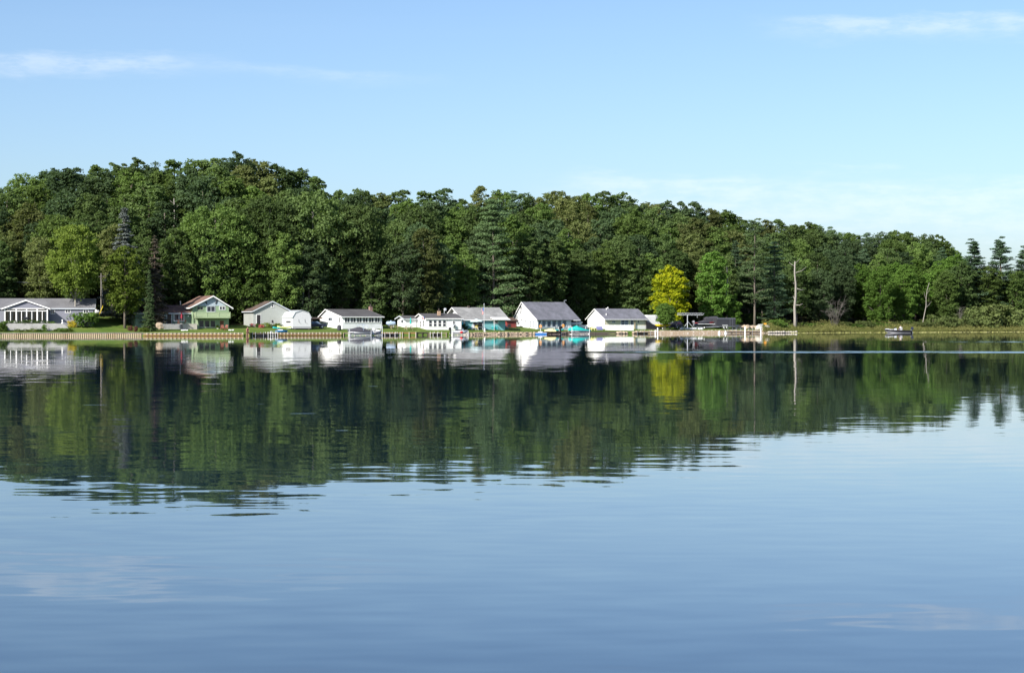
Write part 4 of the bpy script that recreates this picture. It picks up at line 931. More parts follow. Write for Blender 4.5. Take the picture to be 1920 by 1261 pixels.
# cream cottage
h = House('cream_cottage', 'cream cottage with bright white gable end and slate roof', 1134, 7.5, 34, 618.5)
Lx = h.u(1211); dd = min(9.5, max(5.5, h.d(1102))); yr = dd*.54
he, hr = h.z(1170, 596.5), h.z(1150, 579.5, yr)
rf = h.ridge_x(0, Lx, 0, dd, he, hr, yr, 'cream', 'slate_roof', .5, .35)
MB().prism([(-.004, 0, -1.2), (-.004, dd, -1.2), (-.004, dd, he-.01), (-.004, yr, hr-.03), (-.004, 0, he-.01)], (-.03, 0, 0)).build('gable_cladding', 'white', h.root)
h.window('front', 0, 1147.5, 601.5, 1153.5, 605, 2, 1, .06, 'pale_trim', 'blue_pane'); h.window('front', 0, 1164, 599, 1178, 610, 2, 2, .09, 'pale_trim', 'blue_pane')
h.door('front', 0, 1182, 599, 1187.5, 616, 'blue_pane', 'pale_trim'); h.window('front', 0, 1195.5, 599.5, 1198, 605.5, 1, 1, .05, 'pale_trim', 'pane')
h.window('left', 0, 1109.5, 601, 1114, 605, 1, 1, .07, 'pale_trim', 'pale_trim'); h.window('left', 0, 1121.5, 599.5, 1124, 607, 1, 1, .06, 'pale_trim', 'pale_trim')
h.block('porch_post', 'wood', h.u(1189), h.u(1190), -.3, -.15, -.9, he-.15); h.block('porch_header', 'wood', h.u(1181), h.u(1191), -.3, -.15, he-.14, he-.02)
MB().box(h.u(1191), Lx+.03, -.05, -.004, -1.2, h.z(1200, 610)).build('sunlit_wall_slab', 'trim', h.root)  # white slab over the cream siding paints the sunlight below the eave shadow
for pxv, pyv, q in ((1139.8, 578, yr), (1136.7, 590, 1.0), (1137, 580, yr*.9)):
    zz = he+(hr-he)*q/yr; MB().tube([(h.u(pxv, q), q, zz-.1), (h.u(pxv, q), q, zz+.5)], .1, 6).build('vent_pipe', 'trim', rf)
cream = h
# brown-roofed shelter behind the shed and cottage
h = House('open_shelter', 'brown-roofed open shelter between the white shed and cottage', 585, 17, 25, 613, 'shelter')
Lx = h.u(600); h.block('roof', 'rust_roof', -.4, Lx+.4, -.4, 3.4, h.z(590, 597.5), h.z(590, 594.5))
for xx in (0, Lx-.15):
    for yy in (0, 3): h.block('post', 'wood_dark', xx, xx+.15, yy, yy+.15, -1, h.z(590, 597.6))
h.block('back_wall', 'dark', 0, Lx, 3.16, 3.25, -1, h.z(590, 598))

# ------------------------------------------------------------------ the water's edge
def along(px, off=0.0):
    """shore point at column px moved off metres towards the lake, and the direction of the bank"""
    X, Y = shore_at(px); e = 0.5; t = math.atan2(float(shore(X+e)-shore(X-e)), 2*e)
    return X+off*math.sin(t), Y-off*math.cos(t), t
def bank_points(a, b, step):
    xa, ya, _ = along(a); xb, yb, _ = along(b); pts = []; x = xa
    while x < xb:
        y = float(shore(x)); t = math.atan2(float(shore(x+.5)-shore(x-.5)), 1.0); pts.append((x, y, t)); x += step*math.cos(t)
    return pts
def steel_wall(a, b, label):
    pts = bank_points(a, b, 0.085); o = Vector((pts[0][0], pts[0][1], 0))
    root = empty('steel_seawall', o, 0, label, 'seawall'); mb = MB(); rings = []
    for i, (x, y, t) in enumerate(pts):
        k = (0.0, 0.0, 0.15, 0.15)[i % 4]; nx, ny = math.sin(t), -math.cos(t)
        rings.append([(x+nx*(.05+k)-o.x, y+ny*(.05+k)-o.y, -1.0), (x+nx*(.05+k)-o.x, y+ny*(.05+k)-o.y, 0.60)])
    mb.loft(rings, False, False).build('corrugated_sheet', 'sheet', root)
    cp = MB(); cr = []
    for (x, y, t) in pts[::12]+[pts[-1]]:
        nx, ny = math.sin(t), -math.cos(t); cr.append([(x+nx*.24-o.x, y+ny*.24-o.y, .604), (x-nx*.12-o.x, y-ny*.12-o.y, .604), (x-nx*.12-o.x, y-ny*.12-o.y, .67), (x+nx*.24-o.x, y+ny*.24-o.y, .67)])
    cp.loft(cr).build('cap', 'concrete', root)
def timber_wall(a, b, label, rows=3, top=0.62, m='wall_wood', pm='post', wale='wale', step=0.75, jit=0.0, seed=2):
    pts = bank_points(a, b, step); o = Vector((pts[0][0], pts[0][1], 0)); rr = random.Random(seed)
    root = empty('timber_seawall', o, 0, label, 'seawall'); pm_ = None
    def strip(name, z0, z1, k0, k1, mm):
        ring = []
        for (x, y, t) in pts[::3]+[pts[-1]]:
            nx, ny = math.sin(t), -math.cos(t); ring.append([(x+nx*k-o.x, y+ny*k-o.y, z) for k, z in ((k1, z0), (k0, z0), (k0, z1), (k1, z1))])
        return MB().loft(ring).build(name, mm, root)
    hh = (top+0.5)/rows
    for r in range(rows): strip('plank', -0.5+r*hh+.01, -0.5+(r+1)*hh-.01, -.05, .05+.012*(r % 2), m)
    if wale: strip('wale', 0.10, 0.27, .065, .16, wale)
    for (x, y, t) in pts:
        nx, ny = math.sin(t), -math.cos(t); k = .165 if wale else .07
        if pm_ is None: pm_ = MB().tube([(0, 0, -1.0), (0, 0, top+.04)], .075, 7).build('post', pm, root).data; ob = root.children[-1]
        else: ob = link(bpy.data.objects.new('post', pm_), root)
        ob.location = (x+nx*(k+.08)-o.x, y+ny*(k+.08)-o.y, rr.uniform(-jit, jit))
    return root
def stone_edge(a, b, label, top=0.58, m='stone_wall', name='stone_edging', seed=3, depth=0.35):
    """dry-laid edging, one stone per block"""
    root = empty(name, (*along(a)[:2], 0), 0, label, 'stone edging'); o = root.location; rr = random.Random(seed)
    pr = [MB().ball((0, 0, 0), (.42, .3, .17), 7, 5, seed+i, .16) for i in range(4)]; data = []
    for i, p in enumerate(pr):
        me = bpy.data.meshes.new('stone'); me.from_pydata(p.v, [], p.f); me.materials.append(M[m]); data.append(me)
    for row in range(3):
        z = -.05+row*(top-.02)/2.6
        for (x, y, t) in bank_points(a, b, .72):
            nx, ny = math.sin(t), -math.cos(t); q = link(bpy.data.objects.new('stone', rr.choice(data)), root); k = depth*(1-row*.4)+rr.uniform(-.06, .06)
            q.location = (x+nx*k-o.x+rr.uniform(-.15, .15), y+ny*k-o.y, z); q.rotation_euler = (rr.uniform(-.15, .15), rr.uniform(-.15, .15), t+rr.uniform(-.3, .3)); q.scale = (rr.uniform(.8, 1.15), 1, rr.uniform(.8, 1.3))
steel_wall(-90, 267, 'rust-stained corrugated steel seawall below the ranch house')
timber_wall(268, 461, 'post-and-plank seawall below the green house', seed=4)
timber_wall(505, 643, 'post-and-plank seawall below the garage and white shed', seed=5)
timber_wall(703, 780, 'orange-brown plank seawall below the picnic tables', 3, .6, 'wale', 'post', None, 1.5, 0, 6)
timber_wall(781, 804, 'short dark plank seawall at the corner of small white house', 3, .6, 'wood_dark', 'wood_dark', None, 1.2, 0, 7)
timber_wall(804, 868, 'low brown plank seawall below the four sash windows', 3, .5, 'wall_wood', 'wood', None, 1.3, .04, 8)
stone_edge(870, 1003, 'tan stone edging below the teal house flagpole')
stone_edge(1003, 1097, 'brown stone edging behind the moored boats', m='rock_dark', seed=9)
timber_wall(1097, 1156, 'dark low timber edging below the cream cottage', 2, .5, 'wood_dark', 'wood_dark', 'wood', 3.0, 0, 11)
timber_wall(461.5, 504.5, 'dark plank seawall behind the black dock floats', 3, .6, 'wood_dark', 'wood_dark', None, .9, 0, 12)
timber_wall(643.5, 702.5, 'grey plank seawall behind the covered boat', 3, .58, 'wall_wood', 'wood', None, 1.2, 0, 13)
def boulder(px, py, r, label, m='rock', seed=0, group=None, loc=None, flat=.7):
    l = loc or spot(px, py, 0.0); rr = random.Random(seed+int(px*7))
    o = MB().ball((0, 0, r*.35), (r, r*.8, r*flat), 9, 7, seed+int(px), .13).build('boulder', m, None, False, l, rr.uniform(0, 6)); return tag(o, label, 'rock', group)
for i, (px, py, r) in enumerate([(1157, 627.5, .5), (1162, 627, .6), (1168, 626.5, .55), (1173, 627.5, .45), (1187, 626.5, .5), (1192, 626, .6), (1198, 626, .45), (1204, 625.5, .5), (1210, 626, .4)]):
    x, y, _ = along(px, .25); boulder(px, py, r, 'tan boulder on the bank below the cream cottage', 'rock_tan', i, 'tan boulders on the bank below the cream cottage', (x, y, .05))
for i, (px, d, r, l) in enumerate([(1422, 3.5, .9, 'largest pale boulder at the end of the gravel beach'), (1430, 3.0, .55, 'small pale boulder beside the largest one on the beach end'), (1438, 4.2, .85, 'pale tilted boulder nearest the marsh')]):
    boulder(px, 0, r, l, 'rock', 40+i, None, stand(px, d), .9)
for i in range(16):
    px = 1378+i*2.6; l = stand(px, 8+rng.uniform(-1.2, 1.2)); boulder(px, 0, rng.uniform(.5, .85), 'tan or brown rock in the long pile past the black trailer', rng.choice(['rock_tan', 'rock_tan', 'rock_dark', 'rock']), 60+i, 'rocks piled past the black trailer', l, .8)
for i in range(12):
    px = 1440+i*4.6; x, y, _ = along(px, .35); boulder(px, 0, rng.uniform(.34, .5), 'flat pale stone in the row edging the marsh corner', 'rock', 80+i, 'pale stones edging the marsh corner', (x, y, .08), .55)
def shore_gravel():
    r = np.random.default_rng(4); mb = MB()
    for i in range(420):
        px = r.uniform(1200, 1440); x, y, t = along(px, 0); d = r.normal(.9, .5); k = r.uniform(.05, .16)
        mb.ball((x-d*math.sin(t), y+d*math.cos(t), gz(x, float(shore(x))+max(d, 0.02))+k*.2), (k*1.2, k, k*.7), 5, 4, i, .2)
    tag(mb.build('beach_stones', 'rock'), 'pale stones scattered along the gravel beach', 'beach stones', kind='stuff')
shore_gravel()

# retaining wall below the ranch house
x0_, y0_, _ = spot(9, 620.5); H_ = ranch; wy_ = -6.2
root = empty('retaining_wall', (H_.X, H_.Y, H_.Z), H_.a, 'weathered concrete retaining wall below the glazed sunroom', 'wall')
ua, ub, uc = H_.u(6, wy_), H_.u(118, wy_), H_.u(130, wy_)
zt_ = H_.z(60, 606, wy_)
MB().prism([(ua, wy_, -2.4), (uc, wy_, -2.4), (uc, wy_, zt_-1.0), (ub, wy_, zt_), (ua, wy_, zt_)], (0, .3, 0)).build('wall_face', 'concrete', root)
MB().box(ua, ub, wy_+.301, sy-.12, -2.4, zt_-.05).build('terrace', 'concrete', root)
def hedge_row(Hh, u0, u1, y, z, n, label, group):
    for i in range(n):
        u = u0+(u1-u0)*(i+.5)/n; X = Hh.X+u*Hh.c-y*Hh.s; Y = Hh.Y+u*Hh.s+y*Hh.c
        plant('terrace_shrub', P_SHRUB[3], (X, Y, Hh.Z+z), rng.uniform(.5, .8), 1.6, 1.1, rng.choice(['dark', 'shrub', 'oak']), 'bark', None, label, 'bush', group, rng)
hedge_row(ranch, ua+.4, H_.u(104, wy_), wy_+.75, zt_-.1, 9, 'low creeping shrub along the top of the concrete retaining wall', 'creeping shrubs on the retaining wall')

# ------------------------------------------------------------------ garden plants
bush('spreading_bush', 157, 612, 3.1, 'wide glossy green bush on the lawn beside the retaining wall', 'shrub', 1.35, 1)
bush('golden_bush', 135, 614, 1.5, 'golden yellow bush at the end of the retaining wall', 'gold', 1.0, 0)
bush('flowering_bush', 127, 605, 1.6, 'pale flowering bush against the ranch house trunk', 'sage', .9, 2)
bush('wall_shrub', 84, 621.5, 1.5, 'rounded green shrub in front of the retaining wall', 'shrub', .6, 0)
bush('wall_shrub', 11, 622, 1.2, 'clipped green shrub at the near corner of retaining wall', 'shrub', .7, 2)
bush('wall_shrub', 2, 621, 2.2, 'tall green shrub cut by the left photo edge', 'shrub', .8, 1)
for i, px in enumerate((34, 48, 62, 74, 104, 112, 120, 128)): bush('border_plant', px, 621.3, rng.uniform(.45, .8), 'low green border plant at the foot of the retaining wall', rng.choice(['shrub', 'sage', 'lime']), 1.3, 3, None, 'border plants below the retaining wall')
bush('red_leaf_bush', 244, 620, 1.1, 'dark red-brown bush nearer the ranch house lawn', 'reddish', .85, 0); bush('red_leaf_bush', 254.5, 622, 1.2, 'dark red-brown bush at the end of the steel seawall', 'reddish', .8, 2)
bush('corner_bush', 270, 621.5, .9, 'small lime bush at the joint of the two seawalls', 'lime', 1.1, 3)
bush('flower_bed', 474, 613, .8, 'red flowering plant by the garage doorway', 'flower', .8, 3); bush('flower_bed', 490, 614.5, .75, 'pink flowering plant in the bed past the garage door', 'flower', .7, 3)
for i, px in enumerate((483, 498, 505, 513, 520)): bush('bed_plant', px, 614, rng.uniform(.7, 1.1), 'leafy bed plant along the garage wall', rng.choice(['lime', 'shrub', 'sage']), 1.0, rng.randrange(4), None, 'bed plants along the garage')
bush('slope_bush', 222, 592, 2.2, 'green bush at the top of the sloping lawn', 'shrub', 1.0, 1); bush('slope_bush', 208, 588, 1.8, 'green bush beside the woodpile on the slope', 'shrub', 1.0, 0)
for px, k in ((1448, .9), (1457, 1.6), (1466, 1.3), (1476, 1.0)): bush('bank_bush', px, 0, k*1.5, 'leafy green bush on the bank between pale boulders and snag', 'shrub', 1.1, rng.randrange(4), rng.uniform(4, 8), 'leafy bushes before the grey snag')
bush('patio_shrub', 872, 617.5, 1.3, 'dark green shrub at the corner of the teal house', 'dark', .9, 0)

# ------------------------------------------------------------------ furniture and garden things
def chair(px, py, m, label, rz=0.0, d=None, group=None, k=1.0):
    l = spot(px, py) if d is None else stand(px, d); r = empty('garden_chair', l, rz, label, 'chair', group, (k, k, k))
    MB().prism([(-.3, -.38, .36), (-.3, .25, .24), (-.3, .25, .29), (-.3, -.38, .41)], (.6, 0, 0)).build('seat', m, r)
    for i in range(4): MB().prism([(-.29+i*.15, .2, .25), (-.29+i*.15, .5, 1.0+.05*(i in (1, 2))), (-.29+i*.15, .53, .98+.05*(i in (1, 2))), (-.29+i*.15, .24, .25)], (.13, 0, 0)).build('back_slat', m, r)
    for sx in (-.4, .3): MB().box(sx, sx+.11, -.42, .38, .55, .585).build('armrest', m, r); MB().box(sx+.02, sx+.09, -.4, -.32, -.05, .548).build('leg', m, r); MB().box(sx+.02, sx+.09, .22, .3, -.05, .548).build('leg', m, r)
    return r
chair(254, 606, 'bright_blue', 'blue garden chair beside the red-brown trunk', .6); chair(286, 608, 'alu', 'white garden chair left of the pair on the green house terrace', -.3); chair(296, 607.5, 'tank', 'pale blue garden chair below the green house picture window', .4)
chair(417, 619, 'wood_red', 'red-brown chair by the brown lower door of green house', .2); chair(423, 618.5, 'wood_red', 'red-brown chair at the corner of the green house', -.4)
for i, (px, py) in enumerate(((923.5, 618), (928, 618.2), (933.5, 618))): chair(px, py, 'teal_plastic', ['turquoise chair first of three under the teal house awning', 'turquoise chair middle of three under the awning', 'turquoise chair last of three under the awning'][i], -.5+.5*i, None, None, 1.25)
chair(947, 617, 'teal_plastic', 'turquoise chair alone before the red shed', .5, None, None, 1.25); chair(1111, 619, 'pale_yellow', 'pale yellow chair before the cream cottage gable', .2, None, None, 1.0)
chair(888, 618, 'alu', 'white chair under the open patio umbrella', .3); chair(893, 618, 'yellow', 'yellow chair under the open patio umbrella', -.2)
chair(1036, 617.5, 'gel', 'white chair before the glazed porch, nearer the yellow cover', .1); chair(1045, 617.5, 'gel', 'white chair before the glazed porch, nearer the teal boat', -.3)
def umbrella(px, py, h, label, m, openr=0.0, lip=.4, loc=None):
    l = loc or spot(px, py); r = empty('patio_umbrella', l, 0, label, 'umbrella')
    MB().tube([(0, 0, 0), (0, 0, h)], .03, 6).build('pole', 'metal', r); MB().tube([(0, 0, -.05), (0, 0, .08)], .25, 10).build('base', 'concrete', r)
    if openr:
        n = 8; rim = [(openr*math.cos(2*math.pi*i/n+.2), openr*math.sin(2*math.pi*i/n+.2), h-lip) for i in range(n)]
        MB().add([(0, 0, h)]+rim, [(0, 1+i, 1+(i+1) % n) for i in range(n)]).add(rim+[(x, y, z-.14) for x, y, z in rim], [(i, (i+1) % n, n+(i+1) % n, n+i) for i in range(n)]).build('canopy', m, r)
        for i in range(n): MB().tube([(0, 0, h-.05), tuple(a*.97 for a in rim[i][:2])+(rim[i][2]-.02,)], .012, 4).build('rib', 'metal', r)
    else:
        MB().tube([(0, 0, h*.42), (0, 0, h*.5), (0, 0, h*.8), (0, 0, h*.99)], [.17, .19, .12, .03], 10).build('canopy', m, r)
    return r
umbrella(770, 615, 2.25, 'closed teal umbrella before the small grey shed', 'teal_canvas')
X_, Y_, Z_ = green.X+green.u(340.5, -.5)*green.c+.5*green.s, green.Y+green.u(340.5, -.5)*green.s-.5*green.c, green.Z+dz1 if False else green.Z+1.2
def on(Hh, px, y, z): u = Hh.u(px, y); return (Hh.X+u*Hh.c-y*Hh.s, Hh.Y+u*Hh.s+y*Hh.c, Hh.Z+z)
umbrella(340.5, 0, 2.5, 'closed crimson umbrella on the green house deck', 'crimson', loc=on(green, 340.5, -.4, dz1+.02))
umbrella(893.5, 0, 2.35, 'open pale aqua patio umbrella before the dark sliding door', 'pale_canvas', 1.35, .5, on(teal, 893.5, -1.7, 0.0))
umbrella(867.5, 617, 1.75, 'closed turquoise umbrella between small white and teal houses', 'teal_plastic'); umbrella(946.5, 615, 1.9, 'closed red umbrella at the corner of the red shed', 'redp')
def table(loc, rz, m, label, benches=True, L_=1.8):
    r = empty('picnic_table', loc, rz, label, 'table')
    for i in range(5): MB().box(-L_/2, L_/2, -.36+i*.145, -.235+i*.145, .72, .76).build('top_plank', m, r)
    for sx in (-L_*.35, L_*.35):
        MB().prism([(sx-.04, -.25, .715), (sx-.04, -.17, .715), (sx-.04, -.55, -.05), (sx-.04, -.65, -.05)], (.08, 0, 0)).build('leg', m, r); MB().prism([(sx-.04, .17, .715), (sx-.04, .25, .715), (sx-.04, .65, -.05), (sx-.04, .55, -.05)], (.08, 0, 0)).build('leg', m, r)
        if benches: MB().box(sx-.03, sx+.03, -.8, .8, .36, .42).build('cross_beam', m, r)
    if benches:
        for yy in (-.82, .58): MB().box(-L_/2, L_/2, yy, yy+.24, .425, .465).build('bench', m, r)
table(spot(739, 616.5), .3, 'wood', 'weathered picnic table in front of the pale blue tank'); table(spot(766, 618), .5, 'wood', 'weathered picnic table below the closed teal umbrella')
table(on(green, 341, -.6, dz1+.03), green.a, 'wood_red', 'dark red table on the green house deck', False, 2.0); table(on(teal, 899, -2.0, -.1), teal.a, 'alu', 'pale patio table by the dark sliding door', False, 1.6)
def tank(loc, rz, L_, R_, m, label):
    r = empty('storage_tank', loc, rz, label, 'tank'); z = R_+.25
    MB().tube([(-L_/2-R_*.55, 0, z), (-L_/2-R_*.4, 0, z), (-L_/2, 0, z), (L_/2, 0, z), (L_/2+R_*.4, 0, z), (L_/2+R_*.55, 0, z)], [R_*.3, R_*.75, R_, R_, R_*.75, R_*.3], 16).build('shell', m, r, True)
    MB().tube([(0, 0, z+R_-.03), (0, 0, z+R_+.16)], .16, 8).build('dome', m, r)
    for sx in (-L_*.32, L_*.32): MB().box(sx-.1, sx+.1, -R_*.7, R_*.7, -.2, .45).build('saddle', 'concrete', r)
tank(stand(733, 17), .25, 1.5, .46, 'tank', 'pale blue cylindrical fuel tank beside the white cottage'); tank(stand(180.5, 24), .7, .9, .45, 'gel', 'white rounded tank at the end of the ranch house')
def grill(loc, label):
    r = empty('barbecue_grill', loc, .2, label, 'grill'); MB().box(-.45, .45, -.28, .28, .75, .95).build('firebox', 'black', r)
    MB().loft([[(x, -.28*c, .952+.3*s_) if k == 0 else (x, .28*c if k == 2 else 0, .952+.3*s_ if k else 0) for k in range(3)] for x, c, s_ in ((-.45, 1, .9), (.45, 1, .9))]).build('lid', 'black', r) if False else MB().prism([(-.45, -.27, .953), (-.45, .27, .953), (-.45, .2, 1.16), (-.45, 0, 1.25), (-.45, -.2, 1.16)], (.9, 0, 0)).build('lid', 'black', r)
    for sx in (-.4, .33): MB().box(sx, sx+.07, -.22, -.15, 0, .748).build('leg', 'black', r); MB().box(sx, sx+.07, .15, .22, 0, .748).build('leg', 'black', r)
    for sx in (-.85, .47): MB().box(sx, sx+.38, -.22, .22, .88, .92).build('side_shelf', 'black', r)
grill(on(ranch, 48.5, -3.5, zt_-.04), 'black barbecue grill before the sunroom windows')
def ornament(loc, label):
    r = empty('garden_ornament', loc, 0, label, 'ornament'); MB().tube([(0, 0, -.05), (0, 0, .1), (0, 0, .16), (0, 0, .4)], [.22, .2, .1, .08], 8).build('pedestal', 'trim', r); MB().ball((0, 0, .55), (.16, .14, .18), 8, 6).build('urn', 'trim', r)
ornament(on(ranch, 117, wy_+.15, zt_), 'small white ornament on the end of the retaining wall'); ornament(stand(908.8, .8), 'white rock-like ornament at the flagpole foot')
def log_pile(px, d, label):
    l = stand(px, d); r = empty('woodpile', l, .2, label, 'woodpile'); me = MB().tube([(0, -.5, 0), (0, .5, 0)], .13, 7)
    dat = None
    for j in range(4):
        for i in range(7):
            if dat is None: o = me.build('log', 'wood_dark', r); dat = o.data
            else: o = link(bpy.data.objects.new('log', dat), r)
            o.location = ((i-3)*.25+(j % 2)*.12, rng.uniform(-.05, .05), .1+j*.22)
log_pile(197, 25, 'stacked dark firewood on the slope behind the utility pole')
def covered_round(px, py, R_, hgt, label, m):
    l = spot(px, py); r = empty('covered_grill', l, 0, label, 'grill'); MB().tube([(0, 0, -.05), (0, 0, .1), (0, 0, hgt*.75), (0, 0, hgt*.93), (0, 0, hgt)], [R_*.9, R_*.95, R_, R_*.75, R_*.3], 12).build('cover', m, r, True); MB().box(-R_*.3, R_*.3, -.04, .04, hgt+.002, hgt+.06).build('handle', m, r)
covered_round(636, 619, .42, 1.05, 'black covered grill at the corner of the white cottage', 'charcoal')
def plant_pot(loc, label):
    r = empty('potted_plant', loc, 0, label, 'plant'); MB().tube([(0, 0, -.02), (0, 0, .4)], [.17, .24], 10).build('pot', 'trim', r)
    c = link(bpy.data.objects.new('crown', P_SHRUB[0][1]), r); c.scale = (.3, .3, .35); c.location = (0, 0, .38); c.material_slots[0].link = 'OBJECT'; c.material_slots[0].material = L['lime']
plant_pot(on(green, 408.5, -.6, 0), 'green potted plant left of the brown lower door')
for i, (px, py) in enumerate([(341, 619.5), (344, 619.7), (347, 619.4), (351, 619.6), (430, 619.3), (433, 619.5), (437, 619.2)]): boulder(px, py, .2, 'small white stone on the lawn edge beside the green house', 'trim', i, 'white stones around the green house')
def terrace_rock(px, py, r, i): boulder(px, py, r, ['tan rock heap nearer the cedar below the green house', 'larger tan rock heap left of the concrete deck'][i], 'rock_tan', 7+i, None, None, .8)
terrace_rock(284, 617.5, .85, 0); terrace_rock(298, 617, 1.15, 1)

# poles, flags
def pole(name, px, d, top, rad, m, label, cat): 
    x, y, z = stand(px, d); r = empty(name, (x, y, z), 0, label, cat); H = PZ(top, y)-z; MB().tube([(0, 0, -.3), (0, 0, H)], [rad, rad*.7], 8).build('pole_shaft', m, r); return r, H
r, H = pole('utility_pole', 189.5, 23, 512, .10, 'bark_pale', 'pale utility pole with yellow guy guard on the slope', 'pole')
MB().tube([(-.3, -.4, .2), (.55, -.5, 2.2)], .07, 6).build('guy_guard', 'yellow', r); MB().tube([(.55, -.5, 2.2), (0.05, 0, H*.85)], .02, 4).build('guy_wire', 'metal', r); MB().box(-.9, .9, -.06, .06, H-.7, H-.55).build('crossarm', 'wood_dark', r)
for k in (-.7, .7): MB().tube([(k, 0, H-.5)]+[(k-(i/6)*26, -2.5*i/6, H-.5-4*(i/6)*(1-i/6)*1.4) for i in range(1, 7)], .022, 4).build('power_line', 'metal', r)
def flag(root, z1, w, hgt, side=1):
    n = 13; m1, m2 = M['redp'], M['cloth_white']
    for i in range(n):
        za, zb_ = z1-hgt*i/n, z1-hgt*(i+1)/n; vs = []
        for k in range(7): u = k/6; vs.append((side*(.05+w*u), .09*math.sin(u*9+za*2.0), za-.35*hgt*u*u*.5)); 
        for k in range(7): u = k/6; vs.append((side*(.05+w*u), .09*math.sin(u*9+zb_*2.0), zb_-.35*hgt*u*u*.5))
        MB().add(vs, [(k, k+1, k+8, k+7) for k in range(6)]).build('flag_stripe', m1 if i % 2 == 0 else m2, root)
    vs = []
    for q in (0, 1):
        for k in range(4): u = k/6; z = z1-hgt*q*7/13; vs.append((side*(.05+w*u), .09*math.sin(u*9+z*2)-.012, z+.004-.35*hgt*u*u*.5))
    MB().add(vs, [(k, k+1, k+5, k+4) for k in range(3)]).build('flag_canton', 'blue', root)
r, H = pole('flagpole', 907.7, 1.6, 570.5, .055, 'alu', 'white flagpole with hanging striped flag before the teal house', 'flagpole'); MB().ball((0, 0, H+.08), (.09, .09, .09), 8, 6).build('finial', 'alu', r); flag(r, H-.7, .42, 1.25, -1)
rt = empty('house_flag', on(small_white, 797, -.25, small_white.z(797, 601)), small_white.a, 'small striped flag on the front corner of the small white house', 'flag'); MB().tube([(0, 0, -.3), (-.5, -.35, 1.0)], .02, 5).build('staff', 'alu', rt)
fl = empty('house_flag_cloth', (0, 0, 0)); bpy.data.objects.remove(fl); flag(rt, .85, .55, .62, -1)

# ------------------------------------------------------------------ boats
def hull_rings(L_, B, H, stern=.9, bowlift=.3, keel=.45, n=10, pw=2.4, z0=0.0):
    R = []
    for i in range(n+1):
        t = i/n; b = B/2*(stern+(1-stern)*min(1, t*3))*(1-max(0, (t-.45)/.55)**pw)+.015; zs = H*(1+bowlift*t*t); zk = H*keel*max(0, (t-.6)/.4)**2
        x = (t-.5)*L_; rk = .10*L_*max(0, (t-.55)/.45)**2; zc = zk+(zs-zk)*.38
        R.append([(x-rk, 0, z0+zk), (x-rk*.6, b*.82, z0+zc), (x, b, z0+zs), (x, -b, z0+zs), (x-rk*.6, -b*.82, z0+zc)])
    return R
def hull(root, L_, B, H, m, name='hull', **k): return MB().loft(hull_rings(L_, B, H, **k)).build(name, m, root)
def deck_ring(root, L_, B, H, m, z0=0.0, bowlift=.3, inset=.93, h=.06, name='deck'):
    R = []
    for r in hull_rings(L_, B, H, z0=z0, bowlift=bowlift):
        x, b, z = r[2]; R.append([(x*.985, b*inset, z+.002), (x*.985, -b*inset, z+.002), (x*.985, -b*inset, z+h), (x*.985, b*inset, z+h)])
    return MB().loft(R).build(name, m, root)
def outboard(root, x, z, m='black', k=1.0, up=0.0):
    o = MB().loft([[(x-.05*k, .2*k, z+.35*k), (x-.05*k, -.2*k, z+.35*k), (x-.5*k, -.18*k, z+.38*k), (x-.5*k, .18*k, z+.38*k)], [(x-.02*k, .22*k, z+.6*k), (x-.02*k, -.22*k, z+.6*k), (x-.62*k, -.2*k, z+.62*k), (x-.62*k, .2*k, z+.62*k)], [(x-.1*k, .15*k, z+.95*k), (x-.1*k, -.15*k, z+.95*k), (x-.5*k, -.14*k, z+.9*k), (x-.5*k, .14*k, z+.9*k)]]).build('outboard', m, root)
    MB().box(x-.34*k, x-.12*k, -.07*k, .07*k, z-.55*k, z+.349*k).build('engine_leg', m, o); MB().tube([(x-.3*k, 0, z-.42*k), (x-.45*k, 0, z-.42*k)], .16*k, 8).build('propeller', 'metal', o); MB().box(x-.05*k, x+.06*k, -.16*k, .16*k, z-.1*k, z+.34*k).build('bracket', 'metal', o)
    return o
def cover(root, L_, B, H, m, peak, px_=.1, z0=0.0, bowlift=.3, x0=-1, x1=1, name='boat_cover'):
    R = []
    for r in hull_rings(L_, B, H, z0=z0, bowlift=bowlift):
        x, b, z = r[2]; t = x/(L_/2)
        if t < x0-.01 or t > x1+.01: continue
        k = peak*max(0.04, 1-abs(t-px_)/1.02); R.append([(x, b*1.04, z-.16), (x, b*1.05, z+.03), (x, b*.5, z+k*.72), (x, 0, z+k), (x, -b*.5, z+k*.72), (x, -b*1.05, z+.03), (x, -b*1.04, z-.16)])
    return MB().loft(R).build(name, m, root)
def wpos(px, py): Y = F*CH/(py-HZ); return (PX(px, Y), Y, 0.0)
